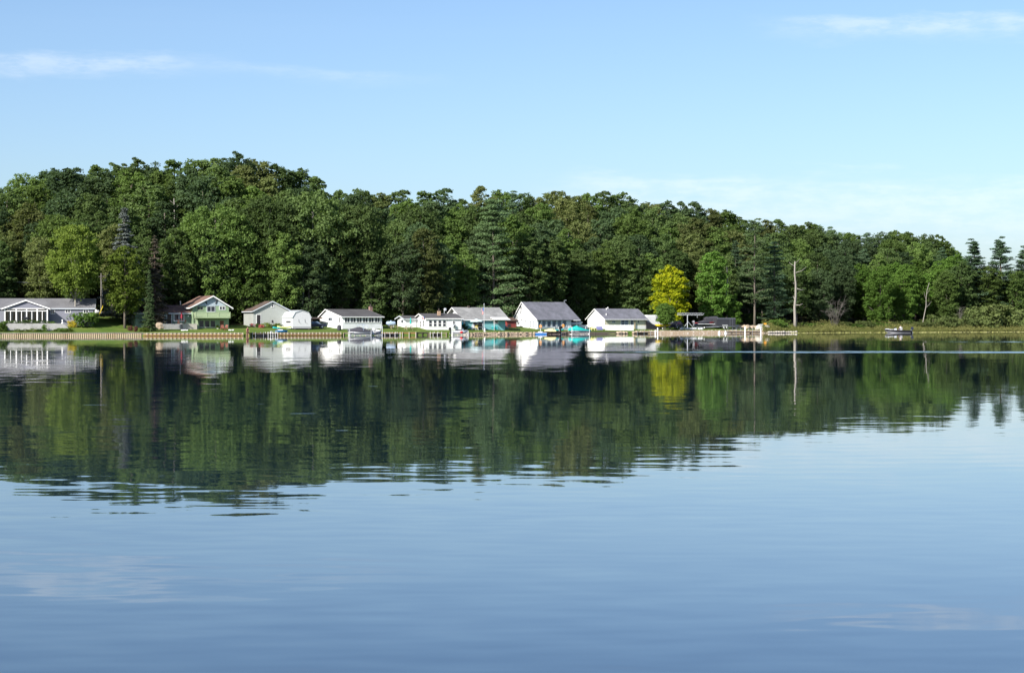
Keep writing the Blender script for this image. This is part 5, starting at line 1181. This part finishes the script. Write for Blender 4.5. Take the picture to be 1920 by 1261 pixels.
# the fishing boat and its driver
bl = wpos(1683, 624.0); bt = empty('fishing_boat', (bl[0], bl[1], -.16), math.pi-.06, 'dark bass fishing boat with outboard drifting off the marsh', 'boat')
hull(bt, 6.3, 2.2, .72, 'black', z0=.02); R_ = hull_rings(5.9, 2.05, .30, z0=-.02, bowlift=1.1, keel=.8); MB().loft(R_).build('lower_hull', 'silver', bt); deck_ring(bt, 6.2, 2.0, .72, 'charcoal', z0=.02)
outboard(bt, -3.15, .62, 'navy', 1.05)
cs = MB().prism([(.25, -.75, .80), (.95, -.75, .80), (.75, -.75, 1.25), (.35, -.75, 1.28)], (0, 1.5, 0)).build('console', 'alu', bt)
MB().prism([(.38, -.7, 1.285), (.78, -.7, 1.255), (.62, -.7, 1.62), (.52, -.7, 1.62)], (0, 1.4, 0)).build('windscreen', 'glass', cs)
for xx, yy in ((-.75, -.45), (-.75, .45)): st = MB().box(xx-.25, xx+.25, yy-.25, yy+.25, .80, 1.0).build('seat', 'silver', bt); MB().box(xx-.3, xx-.2, yy-.25, yy+.25, 1.003, 1.5).build('seat_back', 'silver', st)
MB().tube([(3.0, 0, .98), (2.75, 0, 1.12), (2.0, .15, 1.14)], .06, 6).build('trolling_motor', 'alu', bt)
for xx, m_ in ((1.3, 'alu'), (1.75, 'trim'), (2.1, 'metal')): MB().box(xx-.15, xx+.15, -.3, .1, .82, 1.08).build('tackle_box', m_, bt)
def figure(name, joints, edges, radii, loc, rz, label, m, scale=1.0):
    """one continuous body grown over a skeleton"""
    me = bpy.data.meshes.new(name); me.from_pydata(joints, edges, []); o = bpy.data.objects.new(name, me); o.location = loc; o.rotation_euler = (0, 0, rz); o.scale = (scale,)*3; link(o); tag(o, label, 'person')
    md = o.modifiers.new('skin', 'SKIN')
    lay = me.skin_vertices[0] if me.skin_vertices else None
    if lay is None:
        bpy.context.view_layer.objects.active = o; lay = me.skin_vertices[0]
    for i, r in enumerate(radii): lay.data[i].radius = r if hasattr(r, '__len__') else (r, r)
    lay.data[0].use_root = True
    o.modifiers.new('sub', 'SUBSURF').render_levels = 1; me.materials.append(M[m]); return o
STAND = [(0, 0, .95), (0, 0, 1.2), (0, 0, 1.42), (0, 0, 1.52), (0, -.01, 1.66), (.19, 0, 1.4), (.25, .02, 1.12), (.24, -.08, .88), (.24, -.12, .78), (-.19, 0, 1.4), (-.25, .02, 1.12), (-.24, -.06, .88), (-.24, -.1, .78), (.1, 0, .88), (.12, -.03, .5), (.13, .02, .1), (.14, -.12, .03), (-.1, 0, .88), (-.13, .05, .5), (-.14, .08, .1), (-.15, -.06, .03)]
SEDGE = [(0, 1), (1, 2), (2, 3), (3, 4), (2, 5), (5, 6), (6, 7), (7, 8), (2, 9), (9, 10), (10, 11), (11, 12), (0, 13), (13, 14), (14, 15), (15, 16), (0, 17), (17, 18), (18, 19), (19, 20)]
SRAD = [(.15, .11), (.14, .1), (.15, .1), .055, .1, .06, .045, .035, .03, .06, .045, .035, .03, .09, .065, .042, .035, .09, .065, .042, .035]
w_ = along(462.3, .55)
p1 = figure('person', STAND, SEDGE, SRAD, (w_[0], w_[1], -.02), .1, 'person with bare legs standing in the shallows at the seawall end', 'skin', 1.0)
MB().tube([(0, 0, .62), (0, 0, .8), (0, 0, 1.0)], [.2, .2, .17], 12).build('shorts', 'cloth_dark', p1, True); MB().tube([(0, 0, 1.0), (0, 0, 1.2), (0, 0, 1.42), (0, 0, 1.47)], [.17, .18, .2, .1], 12).build('shirt', 'cloth_dark', p1, True); MB().ball((0, .02, 1.71), (.105, .115, .1), 10, 7).build('hair', 'hair', p1, True)
SIT = [(0, 0, .1), (0, .03, .32), (0, .04, .55), (0, .02, .66), (0, -.02, .80), (.19, .02, .53), (.25, -.08, .3), (.2, -.32, .28), (.17, -.4, .3), (-.19, .02, .53), (-.25, -.08, .3), (-.2, -.32, .28), (-.17, -.4, .3), (.1, -.05, .09), (.12, -.46, .1), (.12, -.48, -.3), (.12, -.6, -.35), (-.1, -.05, .09), (-.12, -.46, .1), (-.12, -.48, -.3), (-.12, -.6, -.35)]
q = bt.matrix_basis @ Vector((-.72, -.45, 1.02))
p2 = figure('person', SIT, SEDGE, SRAD, q, math.pi/2-.06+math.pi, 'person in white shirt sitting at the fishing boat console', 'skin', 1.05)
MB().tube([(0, .01, .02), (0, .03, .2), (0, .04, .45), (0, .04, .58), (0, .03, .64)], [.17, .19, .21, .19, .09], 12).build('shirt', 'cloth_white', p2, True); MB().ball((0, 0, .85), (.11, .12, .1), 10, 7).build('cap', 'cloth_dark', p2, True)
for sx in (-.11, .11): MB().tube([(sx, -.02, .09), (sx, -.46, .1), (sx, -.48, -.25)], [.11, .085, .065], 8).build('trouser_leg', 'cloth_blue', p2, True)
def lift(loc, rz, L_, B, H, label, m='alu'):
    r = empty('boat_lift', loc, rz, label, 'boat lift')
    for x in (-L_/2, L_/2):
        for y in (-B/2, B/2): MB().tube([(x, y, -1.2), (x, y, H)], .05, 6).build('post', m, r)
        MB().box(x-.05, x+.05, -B/2, B/2, .02, .12).build('cross_beam', m, r)
    for y in (-B/2, B/2): MB().box(-L_/2, L_/2, y-.05, y+.05, .125, .22).build('side_rail', m, r)
    return r
# covered boat with bimini, on a lift
bx_, by__, _ = along(665, 2.3); a_ = 0.18
lift((bx_, by__, 0), a_, 4.2, 2.6, 1.3, 'metal lift under the dark covered boat')
c = empty('covered_boat', (bx_, by__, .24), a_+math.pi, 'white runabout under dark charcoal cover by the white cottage', 'boat'); hull(c, 4.9, 2.1, .62, 'gel'); cover(c, 4.9, 2.1, .62, 'charcoal', .85, .05)
bm = MB().tube([(-.6, -1.0, .7), (-.7, -1.0, 1.75), (-.7, -.6, 1.95), (-.7, .6, 1.95), (-.7, 1.0, 1.75), (-.6, 1.0, .7)], .03, 6).build('bimini_frame', 'tank', c); MB().tube([(-1.7, -1.0, 1.5), (-1.2, -1.0, 1.88), (-.7, -1.0, 1.96), (0.1, -1.0, 1.82), (.5, -1.0, 1.55)], .035, 6).build('bimini_bow', 'tank', c); outboard(c, -2.45, .45, 'gel', .8)
bx_, by__, _ = along(694, 2.0); c = empty('jet_ski', (bx_, by__, .18), .25, 'grey and white jet ski moored beside the covered boat', 'jet ski'); hull(c, 2.9, 1.15, .5, 'silver', bowlift=.45); deck_ring(c, 2.8, 1.0, .5, 'gel', bowlift=.45, h=.12)
MB().loft([[(-1.1, .24, .66), (-1.1, -.24, .66), (-1.1, -.16, .95), (-1.1, .16, .95)], [(.15, .26, .7), (.15, -.26, .7), (.15, -.18, .92), (.15, .18, .92)]]).build('seat', 'black', c); MB().loft([[(.2, .3, .7), (.2, -.3, .7), (.2, -.2, 1.1), (.2, .2, 1.1)], [(1.1, .2, .75), (1.1, -.2, .75), (1.1, -.12, .86), (1.1, .12, .86)]]).build('cowling', 'gel', c); MB().tube([(.3, -.38, 1.2), (.35, 0, 1.12), (.3, .38, 1.2)], .03, 6).build('handlebar', 'black', c)
lift((bx_, by__, 0), .25, 2.8, 1.6, 1.9, 'slim metal lift holding the grey jet ski')
# boat with red float by the small white house
bx_, by__, _ = along(851, 1.8); c = empty('lift_boat', (bx_, by__, .28), .12, 'small white and black motorboat with red bumper below small white house', 'boat'); hull(c, 3.4, 1.6, .5, 'gel'); deck_ring(c, 3.3, 1.5, .5, 'alu', h=.1); outboard(c, -1.7, .4, 'black', .95); MB().ball((.25, -.92, .3), (.3, .14, .24), 10, 7).build('bumper', 'redp', c, True); MB().box(-.9, .4, -.5, .5, .62, .85).build('seat_box', 'charcoal', c); MB().prism([(.5, -.6, .62), (.9, -.6, .62), (.6, -.6, 1.05), (.52, -.6, 1.05)], (0, 1.2, 0)).build('windscreen', 'blue_pane', c)
lift((bx_, by__, 0), .12, 3.2, 2.0, .9, 'white metal lift carrying the red-bumpered motorboat', 'trim')
c = tag(MB().box(-1.1, 1.1, -.5, .5, -.3, .32).box(-1.15, 1.15, -.55, .55, .322, .38).build('swim_raft', 'blue', None, False, (*along(1003.5, 1.6)[:2], 0), .2), 'blue and white floating raft below the tall white house', 'raft')
for x in (-.9, 0, .9): MB().box(x-.12, x+.12, -.57, .57, .383, .42).build('white_slat', 'gel', c)
c2 = MB().ball((-.1, 0, .5), (.6, .3, .16), 10, 6).build('white_hump', 'gel', c, True); MB().box(-1.16, 1.16, -.56, .56, .26, .318).build('white_rim', 'gel', c)
bx_, by__, _ = along(1024, 1.6); c = empty('tarped_boat', (bx_, by__, .22), .3+math.pi, 'dark motorboat with pale yellow cover and black outboard', 'boat'); hull(c, 3.4, 1.5, .5, 'wood_dark'); cover(c, 3.4, 1.5, .5, 'pale_yellow', .55, .1, x0=-.5); outboard(c, -1.65, .5, 'black', 1.15)
bx_, by__, _ = along(1073, 1.8); c = empty('teal_covered_boat', (bx_, by__, .30), .30+math.pi, 'white boat under a bright teal cover on a lift', 'boat'); hull(c, 4.9, 2.1, .62, 'gel', bowlift=.1); cover(c, 4.9, 2.1, .62, 'teal_canvas', .95, .22, bowlift=.1)
lift((bx_, by__, 0), .30, 4.0, 2.5, 1.7, 'white metal lift under the teal covered boat', 'trim')
def kayak(loc, rz, L_, m, label, k=1.0, z=0.0):
    r = empty('kayak', (loc[0], loc[1], loc[2]+z), rz, label, 'kayak'); R = []
    for i in range(13):
        t = i/12; b = .36*k*math.sin(math.pi*(.03+.94*t))**.75; zz = .16*(2*t-1)**2; x = (t-.5)*L_; R.append([(x, 0, zz), (x, b*.8, zz+.08), (x, b, zz+.2), (x, b*.6, zz+.3), (x, -b*.6, zz+.3), (x, -b, zz+.2), (x, -b*.8, zz+.08)])
    MB().loft(R).build('hull', m, r, True); MB().tube([(.5*math.cos(a*.7), .24*k*math.sin(a*.7), .305) for a in range(10)], .035, 5, False).build('cockpit_rim', 'black', r)
kayak(spot(523, 616.5), .5, 2.6, 'teal_plastic', 'turquoise kayak on the lawn behind the blue paddle boat', .9); kayak(spot(533, 617), -.1, 2.8, 'lime', 'lime kayak lying behind the blue paddle boat', .9, .2)
c = empty('paddle_boat', (*along(532.5, -1.0)[:2], .62), .2, 'bright blue paddle boat pulled up by the white shed', 'paddle boat'); hull(c, 2.4, 1.5, .42, 'bright_blue', bowlift=.1, keel=.2); MB().box(-.7, .1, -.5, .5, .43, .62).build('seat', 'gel', c); MB().tube([(-.9, 0, .3), (-.9, 0, .85)], .04, 6).build('tiller', 'metal', c); MB().box(.2, .9, -.35, .35, .43, .5).build('foot_well', 'black', c)
kayak(stand(1045, 2.0), .35, 3.0, 'teal_plastic', 'turquoise kayak on the bank beside the teal covered boat', .9)
# orange kayaks set on end-racks
def ring_buoy(px, d, z, label):
    l = stand(px, d); r = empty('life_ring', (l[0], l[1], l[2]), 0, label, 'life ring'); MB().tube([(  .24*math.cos(t*math.pi/6), 0, z+.24*math.sin(t*math.pi/6)) for t in range(13)], .10, 7, False).build('ring', 'orange', r, True); MB().tube([(0, .1, -.1), (0, .1, z+.5)], .05, 6).build('stand', 'trim', r)
ring_buoy(1013.5, .8, 1.05, 'orange life ring on a post beside the yellow cover'); ring_buoy(1056, 1.0, 1.15, 'orange life ring on a post beside the teal cover')

# ------------------------------------------------------------------ docks
def dock(a, b, off, w, label, floats=(), pm='alu', top=.55, m='wood_pale', rail=False, posts=5):
    xa, ya, t = along(a, off); xb, yb, _ = along(b, off); L_ = math.hypot(xb-xa, yb-ya); r = empty('dock', (xa, ya, 0), math.atan2(yb-ya, xb-xa), label, 'dock')
    n = max(4, int(L_/.42)); dat = None
    for i in range(n):
        if dat is None: o = MB().box(0, L_/n-.02, -w/2, w/2, top-.05, top).build('deck_board', m, r); dat = o.data
        else: o = link(bpy.data.objects.new('deck_board', dat), r)
        o.location = (i*L_/n, 0, 0)
    for y in (-w/2+.04, w/2-.1): MB().box(0, L_, y, y+.06, top-.22, top-.052).build('stringer', 'wood_dark', r)
    for i in range(posts):
        for y in (-w/2-.05, w/2+.05): MB().tube([(L_*i/(posts-1), y, -1.2), (L_*i/(posts-1), y, top+(.9 if rail else .25))], .04, 6).build('post', pm, r)
    if rail:
        for y in (-w/2-.05, w/2+.05): MB().tube([(0, y, top+.5), (L_, y, top+.5)], .03, 6).build('rail', pm, r)
    for f in floats: MB().box(L_*f-.5, L_*f+.5, -w/2-.02, w/2-.15, -.25, top-.24).build('float', 'black', r)
dock(473, 503, .9, 1.3, 'grey dock on black floats below the garage', (.3, .66), 'metal', .5, 'wood', False, 3); dock(496, 514, 1.1, 1.2, 'short pale dock with bench below the garage beds', (), 'trim', .5)
dock(706, 744, .8, 1.2, 'low dock with black floats before the picnic tables', (.3, .75), 'trim', .42); dock(806, 822, .8, 1.1, 'small dock with dark float below the four sash windows', (.6,), 'trim', .42, 'wood', False, 3)
dock(1357, 1418, .8, 1.1, 'bare metal dock frame with thin rails off the gravel beach', (), 'metal', .42, 'wood_dark', True, 5); dock(1187, 1224, 1.0, 1.0, 'narrow metal dock off the gravel beach end', (), 'metal', .4, 'wood', False, 4)
def bench(px, off, label):
    x, y, t = along(px, off); r = empty('dock_bench', (x, y, .5), t, label, 'bench')
    for i in range(3): MB().box(-.7, .7, -.2+i*.14, -.08+i*.14, .42, .46).build('seat_slat', 'alu', r)
    for sx in (-.62, .55): MB().box(sx, sx+.07, -.18, .18, 0.003, .418).build('leg', 'alu', r)
bench(509, 1.1, 'pale bench on the short dock')
def float_post(px, off, h_, label, group=None, rad=.14):
    x, y, _ = along(px, off); r = empty('white_piling', (x, y, 0), 0, label, 'piling', group); MB().tube([(0, 0, -1), (0, 0, h_)], rad, 10).build('sleeve', 'trim', r); MB().tube([(0, 0, h_+.002), (0, 0, h_+.12)], [rad*1.05, rad*.3], 10).build('cap', 'trim', r)
float_post(1388, 1.6, 1.5, 'taller white piling in the middle of the bare dock frame'); float_post(1417.5, 1.6, 1.45, 'white piling at the marsh end of the bare dock frame'); float_post(1219, 1.8, .75, 'short white piling off the narrow metal dock'); float_post(1223.5, 1.8, 1.25, 'tall white piling off the narrow metal dock')
def buoy(px, off, label): x, y, _ = along(px, off); r = empty('marker_buoy', (x, y, 0), 0, label, 'buoy'); MB().tube([(0, 0, -.2), (0, 0, .1), (0, 0, .3), (0, 0, .6)], [.3, .32, .16, .08], 10).build('float', 'trim', r, True); MB().tube([(0, 0, .6), (0, 0, .7)], .09, 8).build('top', 'trim', r)
buoy(1343.5, .9, 'white marker buoy off the beach below the boat yard'); buoy(1355.5, .9, 'white marker buoy at the end of the bare dock frame')

# ------------------------------------------------------------------ boat yard
def wheel(root, x, y, r_=.33, w=.2):
    t = MB().tube([(x, y-w/2, r_), (x, y+w/2, r_)], r_, 14).build('wheel', 'rubber', root); MB().tube([(x, y-w/2-.01, r_), (x, y+w/2+.01, r_)], r_*.55, 10).build('rim', 'trim', t)
l = stand(1358, 8); r = empty('enclosed_trailer', l, .42, 'black enclosed cargo trailer parked beside the rock pile', 'trailer')
MB().loft([[(-2.6, -1.1, .45), (2.4, -1.1, .45), (2.4, 1.1, .45), (-2.6, 1.1, .45)], [(-2.6, -1.1, 2.45), (2.4, -1.1, 2.45), (2.4, 1.1, 2.45), (-2.6, 1.1, 2.45)], [(-2.45, -1.0, 2.55), (2.3, -1.0, 2.55), (2.3, 1.0, 2.55), (-2.45, 1.0, 2.55)]]).build('body', 'trailer', r)
for z in (.47, 2.36): MB().box(-2.62, 2.42, -1.13, -1.103, z, z+.08).build('trim_rail', 'metal', r)
MB().box(-2.66, -2.603, -.9, .9, .5, 2.3).build('rear_door', 'trailer', r); MB().box(.9, .92, -1.125, -1.103, .6, 2.3).box(1.6, 1.62, -1.125, -1.103, .6, 2.3).build('side_door_seam', 'metal', r)
for x in (-.8, -.05):
    wheel(r, x, -1.02)
    wheel(r, x, 1.02)
MB().prism([(-1.25, -1.18, .72), (.4, -1.18, .72), (.2, -1.18, .85), (-1.05, -1.18, .85)], (0, .2, 0)).build('fender', 'gel', r); MB().tube([(2.4, 0, .5), (3.4, 0, .5)], .06, 6).build('tow_bar', 'metal', r)
l = stand(1321, 7.5); r = empty('trailered_boat', l, .35, 'black and red bass boat on a trailer left of the black trailer', 'boat'); hull(r, 5.2, 2.1, .7, 'navy', z0=.6); deck_ring(r, 5.1, 2.0, .7, 'redp', z0=.6, h=.14); cover(r, 4.0, 1.9, .7, 'charcoal', .5, -.2, z0=.78); MB().box(-2.2, 2.2, -1.10, -1.02, 1.1, 1.2).build('side_stripe', 'gel', r)
outboard(r, -2.6, 1.1, 'silver', .9); MB().box(-2.4, 3.4, -.7, -.6, .42, .55).box(-2.4, 3.4, .6, .7, .42, .55).build('trailer_frame', 'metal', r)
for y in (-1.0, 1.0): wheel(r, -.6, y)
l = stand(1333, 11); r = empty('tarped_stack', l, .3, 'charcoal tarp-covered load behind the black and red boat', 'tarp'); MB().loft([[(-1.7, -1, 0), (1.7, -1, 0), (1.7, 1, 0), (-1.7, 1, 0)], [(-1.7, -1, 2.2), (1.6, -1, 2.3), (1.6, 1, 2.3), (-1.7, 1, 2.2)], [(-1.4, -.6, 2.6), (1.3, -.6, 2.75), (1.3, .6, 2.75), (-1.4, .6, 2.6)]]).build('tarp', 'charcoal', r); MB().box(-1.75, 1.75, -1.05, -1.01, .3, .4).build('strap', 'black', r)
# truss boat hoist
l = stand(1292, 6.5); r = empty('boat_hoist', l, .25, 'aluminium truss boat hoist standing on the lawn of boat yard', 'boat hoist'); zt2 = PZ(587, l[1])-l[2]
for z in (zt2, zt2-.42): MB().tube([(-2.9, 0, z), (3.3, 0, z)], .05, 6).build('truss_chord', 'alu', r)
for i in range(15): x = -2.9+i*.44; MB().tube([(x, 0, zt2 if i % 2 else zt2-.42), (x+.44, 0, zt2-.42 if i % 2 else zt2)], .03, 5).build('truss_brace', 'alu', r)
for x in (-.4,): MB().tube([(x, 0, -.1), (x, 0, zt2-.43)], .09, 8).build('mast', 'alu', r)
for e in (-1.6, 1.3): MB().tube([(-.4, 0, 1.5 if e < 0 else 1.9), (e, 0, .05)], .05, 6).build('mast_brace', 'alu', r)
MB().box(-2.4, 1.8, -.9, -.8, .1, .22).box(-2.4, 1.8, .8, .9, .1, .22).box(-2.4, -2.3, -.8, .8, .1, .22).box(1.7, 1.8, -.8, .8, .1, .22).build('base_frame', 'alu', r); MB().tube([(2.0, 0, zt2-.42), (2.0, 0, zt2-1.1)], .04, 5).build('lifting_hook', 'metal', r)
for i, px in enumerate((1277, 1287, 1291, 1297, 1300, 1304, 1311, 1316)):
    l = stand(px, 4.6+(i % 3)*.4); o = tag(MB().tube([(-.3, 0, .2), (-.26, 0, .2), (.26, 0, .2), (.3, 0, .2)], [.14, .21, .21, .14], 10).build('dock_float', 'gel', None, True, l, .3), 'white barrel-shaped dock float lying under the truss hoist', 'dock float', 'white dock floats under the truss hoist'); MB().box(-.04, .04, -.23, .23, .17, .23).build('strap', 'black', o)
# camper, dark tarp, yellow boat, van
l = stand(1224, 11); r = empty('camper_trailer', l, .5, 'white camper trailer half hidden by the cream cottage', 'camper'); MB().loft([[(-2.2, -1.15, .4), (2.0, -1.15, .4), (2.0, 1.15, .4), (-2.2, 1.15, .4)], [(-2.3, -1.15, 2.8), (2.0, -1.15, 2.8), (2.0, 1.15, 2.8), (-2.3, 1.15, 2.8)], [(-2.1, -1.05, 3.0), (1.9, -1.05, 3.0), (1.9, 1.05, 3.0), (-2.1, 1.05, 3.0)]]).build('body', 'gel', r); MB().box(.1, 1.2, -1.18, -1.153, 1.7, 2.3).build('window', 'pane', r); MB().box(.1, 1.3, -1.18, -1.153, 2.45, 2.6).build('vent_stripe', 'black', r)
for y in (-1.05, 1.05): wheel(r, .2, y)
l = stand(1221, 6.5); r = empty('tarped_trailer', l, .25, 'sloping black tarp over a trailer beside the cream cottage', 'tarp'); MB().loft([[(-1.3, -.8, 0), (1.9, -.8, 0), (1.9, .8, 0), (-1.3, .8, 0)], [(-1.3, -.8, 1.9), (1.9, -.8, .35), (1.9, .8, .35), (-1.3, .8, 1.9)]]).build('tarp', 'black', r); MB().box(-1.25, 1.9, -.85, -.805, .02, .12).build('frame', 'wood_dark', r)
l = stand(1243, 6); r = empty('yellow_boat', l, .1, 'bright yellow boat on a low trailer under the yellow maple', 'boat'); MB().loft(hull_rings(3.9, 1.35, .42, z0=.62, stern=.45, pw=1.6, bowlift=.1)).build('hull', 'yellow', r); deck_ring(r, 3.5, .9, .42, 'yellow', z0=.62, bowlift=.1, h=.12); MB().box(-1.5, 1.8, -.35, -.27, .5, .6).box(-1.5, 1.8, .27, .35, .5, .6).build('trailer_frame', 'wood_dark', r)
for y in (-.6, .6): wheel(r, -.2, y, .28, .16)
l = stand(1267, 8.5); r = empty('parked_van', l, 1.1, 'dark blue van parked behind the small round tree', 'van'); MB().loft([[(-2.2, -.9, .35), (2.3, -.9, .35), (2.3, .9, .35), (-2.2, .9, .35)], [(-2.25, -.92, 1.05), (2.35, -.92, .95), (2.35, .92, .95), (-2.25, .92, 1.05)], [(-2.0, -.78, 1.85), (.8, -.78, 1.85), (.8, .78, 1.85), (-2.0, .78, 1.85)]]).build('body', 'navy', r)
MB().box(-1.7, .5, -.93, -.86, 1.15, 1.6).build('side_window', 'blue_pane', r); MB().prism([(1.9, -.7, 1.08), (1.9, .7, 1.08), (.95, .62, 1.78), (.95, -.62, 1.78)], (.05, 0, .05)).build('windscreen', 'blue_pane', r)
for x in (-1.4, 1.5):
    for y in (-.85, .85): wheel(r, x, y)
l = stand(591, 13); r = empty('parked_car', l, .3, 'dark car parked under the shelter beside the white cottage', 'car'); MB().loft([[(-2.0, -.85, .3), (2.0, -.85, .3), (2.0, .85, .3), (-2.0, .85, .3)], [(-2.05, -.87, .9), (2.05, -.87, .85), (2.05, .87, .85), (-2.05, .87, .9)]]).build('body', 'navy', r); MB().loft([[(-1.6, -.78, .902), (1.0, -.78, .902), (1.0, .78, .902), (-1.6, .78, .902)], [(-1.1, -.65, 1.4), (.4, -.65, 1.4), (.4, .65, 1.4), (-1.1, .65, 1.4)]]).build('cabin', 'blue_pane', r)
for x in (-1.25, 1.25):
    for y in (-.8, .8): wheel(r, x, y, .3)
l = stand(1077, 11); r = empty('white_boat', l, .4, 'white boat stored beside the porch of the tall white house', 'boat'); hull(r, 4.0, 1.7, .6, 'gel', z0=.45); deck_ring(r, 3.9, 1.6, .6, 'gel', z0=.45, h=.2); MB().box(-1.5, 1.7, -.5, -.4, .3, .42).box(-1.5, 1.7, .4, .5, .3, .42).build('trailer_frame', 'metal', r)
for y in (-.75, .75): wheel(r, -.3, y, .28)
# fences
def fence(Hh, pa, pb, y, za, zb_, label, m='trim', name='white_fence', n=None):
    ua, ub = Hh.u(pa, y), Hh.u(pb, y); r = empty(name, on(Hh, pa, y, 0), Hh.a, label, 'fence'); L_ = ub-ua; n = n or max(3, int(L_/.19)); dat = None; z0, z1 = Hh.z((pa+pb)/2, zb_, y), Hh.z((pa+pb)/2, za, y)
    for i in range(n):
        if dat is None: o = MB().box(.008, L_/n-.008, -.02, .02, z0, z1).build('picket', m, r); dat = o.data
        else: o = link(bpy.data.objects.new('picket', dat), r)
        o.location = (i*L_/n, 0, 0)
    for z in (z0+.15, z1-.2): MB().box(0, L_, .021, .07, z, z+.09).build('rail', m, r)
    for i in range(4): x = (L_-.1)*i/3; MB().box(x, x+.1, .071, .17, z0-.5, z1+.06).build('post', m, r)
class Line(House):
    """a free-standing base line with its own bearing"""
    def __init__(s, px, d, adeg, py):
        X, Y, Z = stand(px, d); s.X, s.Y, s.Z = X, Y, PZ(py, Y); s.a = math.radians(adeg); s.c, s.s = math.cos(s.a), math.sin(s.a)
fence(Line(1134, 4.6, 14, 619), 1135, 1188, 0.0, 609, 619.5, 'white picket fence before the cream cottage windows'); fence(Line(1085, 9.5, 10, 617.5), 1086, 1103, 0.0, 609, 617.5, 'short white fence between tall white house and cream cottage')
l = spot(1124.5, 619); r = empty('garden_bench', l, .35, 'lilac blue bench against the white cottage gable', 'bench'); MB().box(-.75, .75, -.2, .2, .38, .44).build('seat', 'lilac', r); MB().box(-.75, .75, .2, .25, .3, .85).build('back_board', 'lilac', r); MB().box(-.7, .7, -.2, -.17, .08, .375).build('front_board', 'lilac', r)
for sx in (-.72, .66): MB().box(sx, sx+.06, -.16, .19, -.1, .375).build('leg', 'wood', r)
l = stand(1427, 6.5); r = empty('utility_box', l, .2, 'pale green-grey box beside the bare pine', 'box'); MB().loft([[(-.7, -.5, 0), (.7, -.5, 0), (.7, .5, 0), (-.7, .5, 0)], [(-.7, -.5, 1.0), (.7, -.5, 1.0), (.7, .5, 1.0), (-.7, .5, 1.0)], [(-.55, -.4, 1.15), (.55, -.4, 1.15), (.55, .4, 1.15), (-.55, .4, 1.15)]]).build('body', 'garage', r); MB().box(-.02, .02, -.515, -.503, .1, .95).build('door_seam', 'wood_dark', r)
l = stand(1434.5, 6.2); r = empty('warning_marker', l, 0, 'orange marker panel on a stake beside the pale box', 'marker'); MB().tube([(0, 0, -.2), (0, 0, 1.35)], .03, 6).build('stake', 'wood', r); MB().box(-.32, .32, -.06, -.035, .75, 1.4).build('panel', 'orange', r)
for px in (1472, 1476.5): l = stand(px, 6); r = empty('metal_stake', l, 0, 'thin grey stake on the bank before the snag, one of two', 'stake', 'two grey stakes before the snag'); MB().tube([(0, 0, -.2), (0, 0, 1.2)], .06, 6).build('shaft', 'alu', r); MB().tube([(0, 0, 1.2), (0, 0, 1.27)], .075, 6).build('cap', 'alu', r)
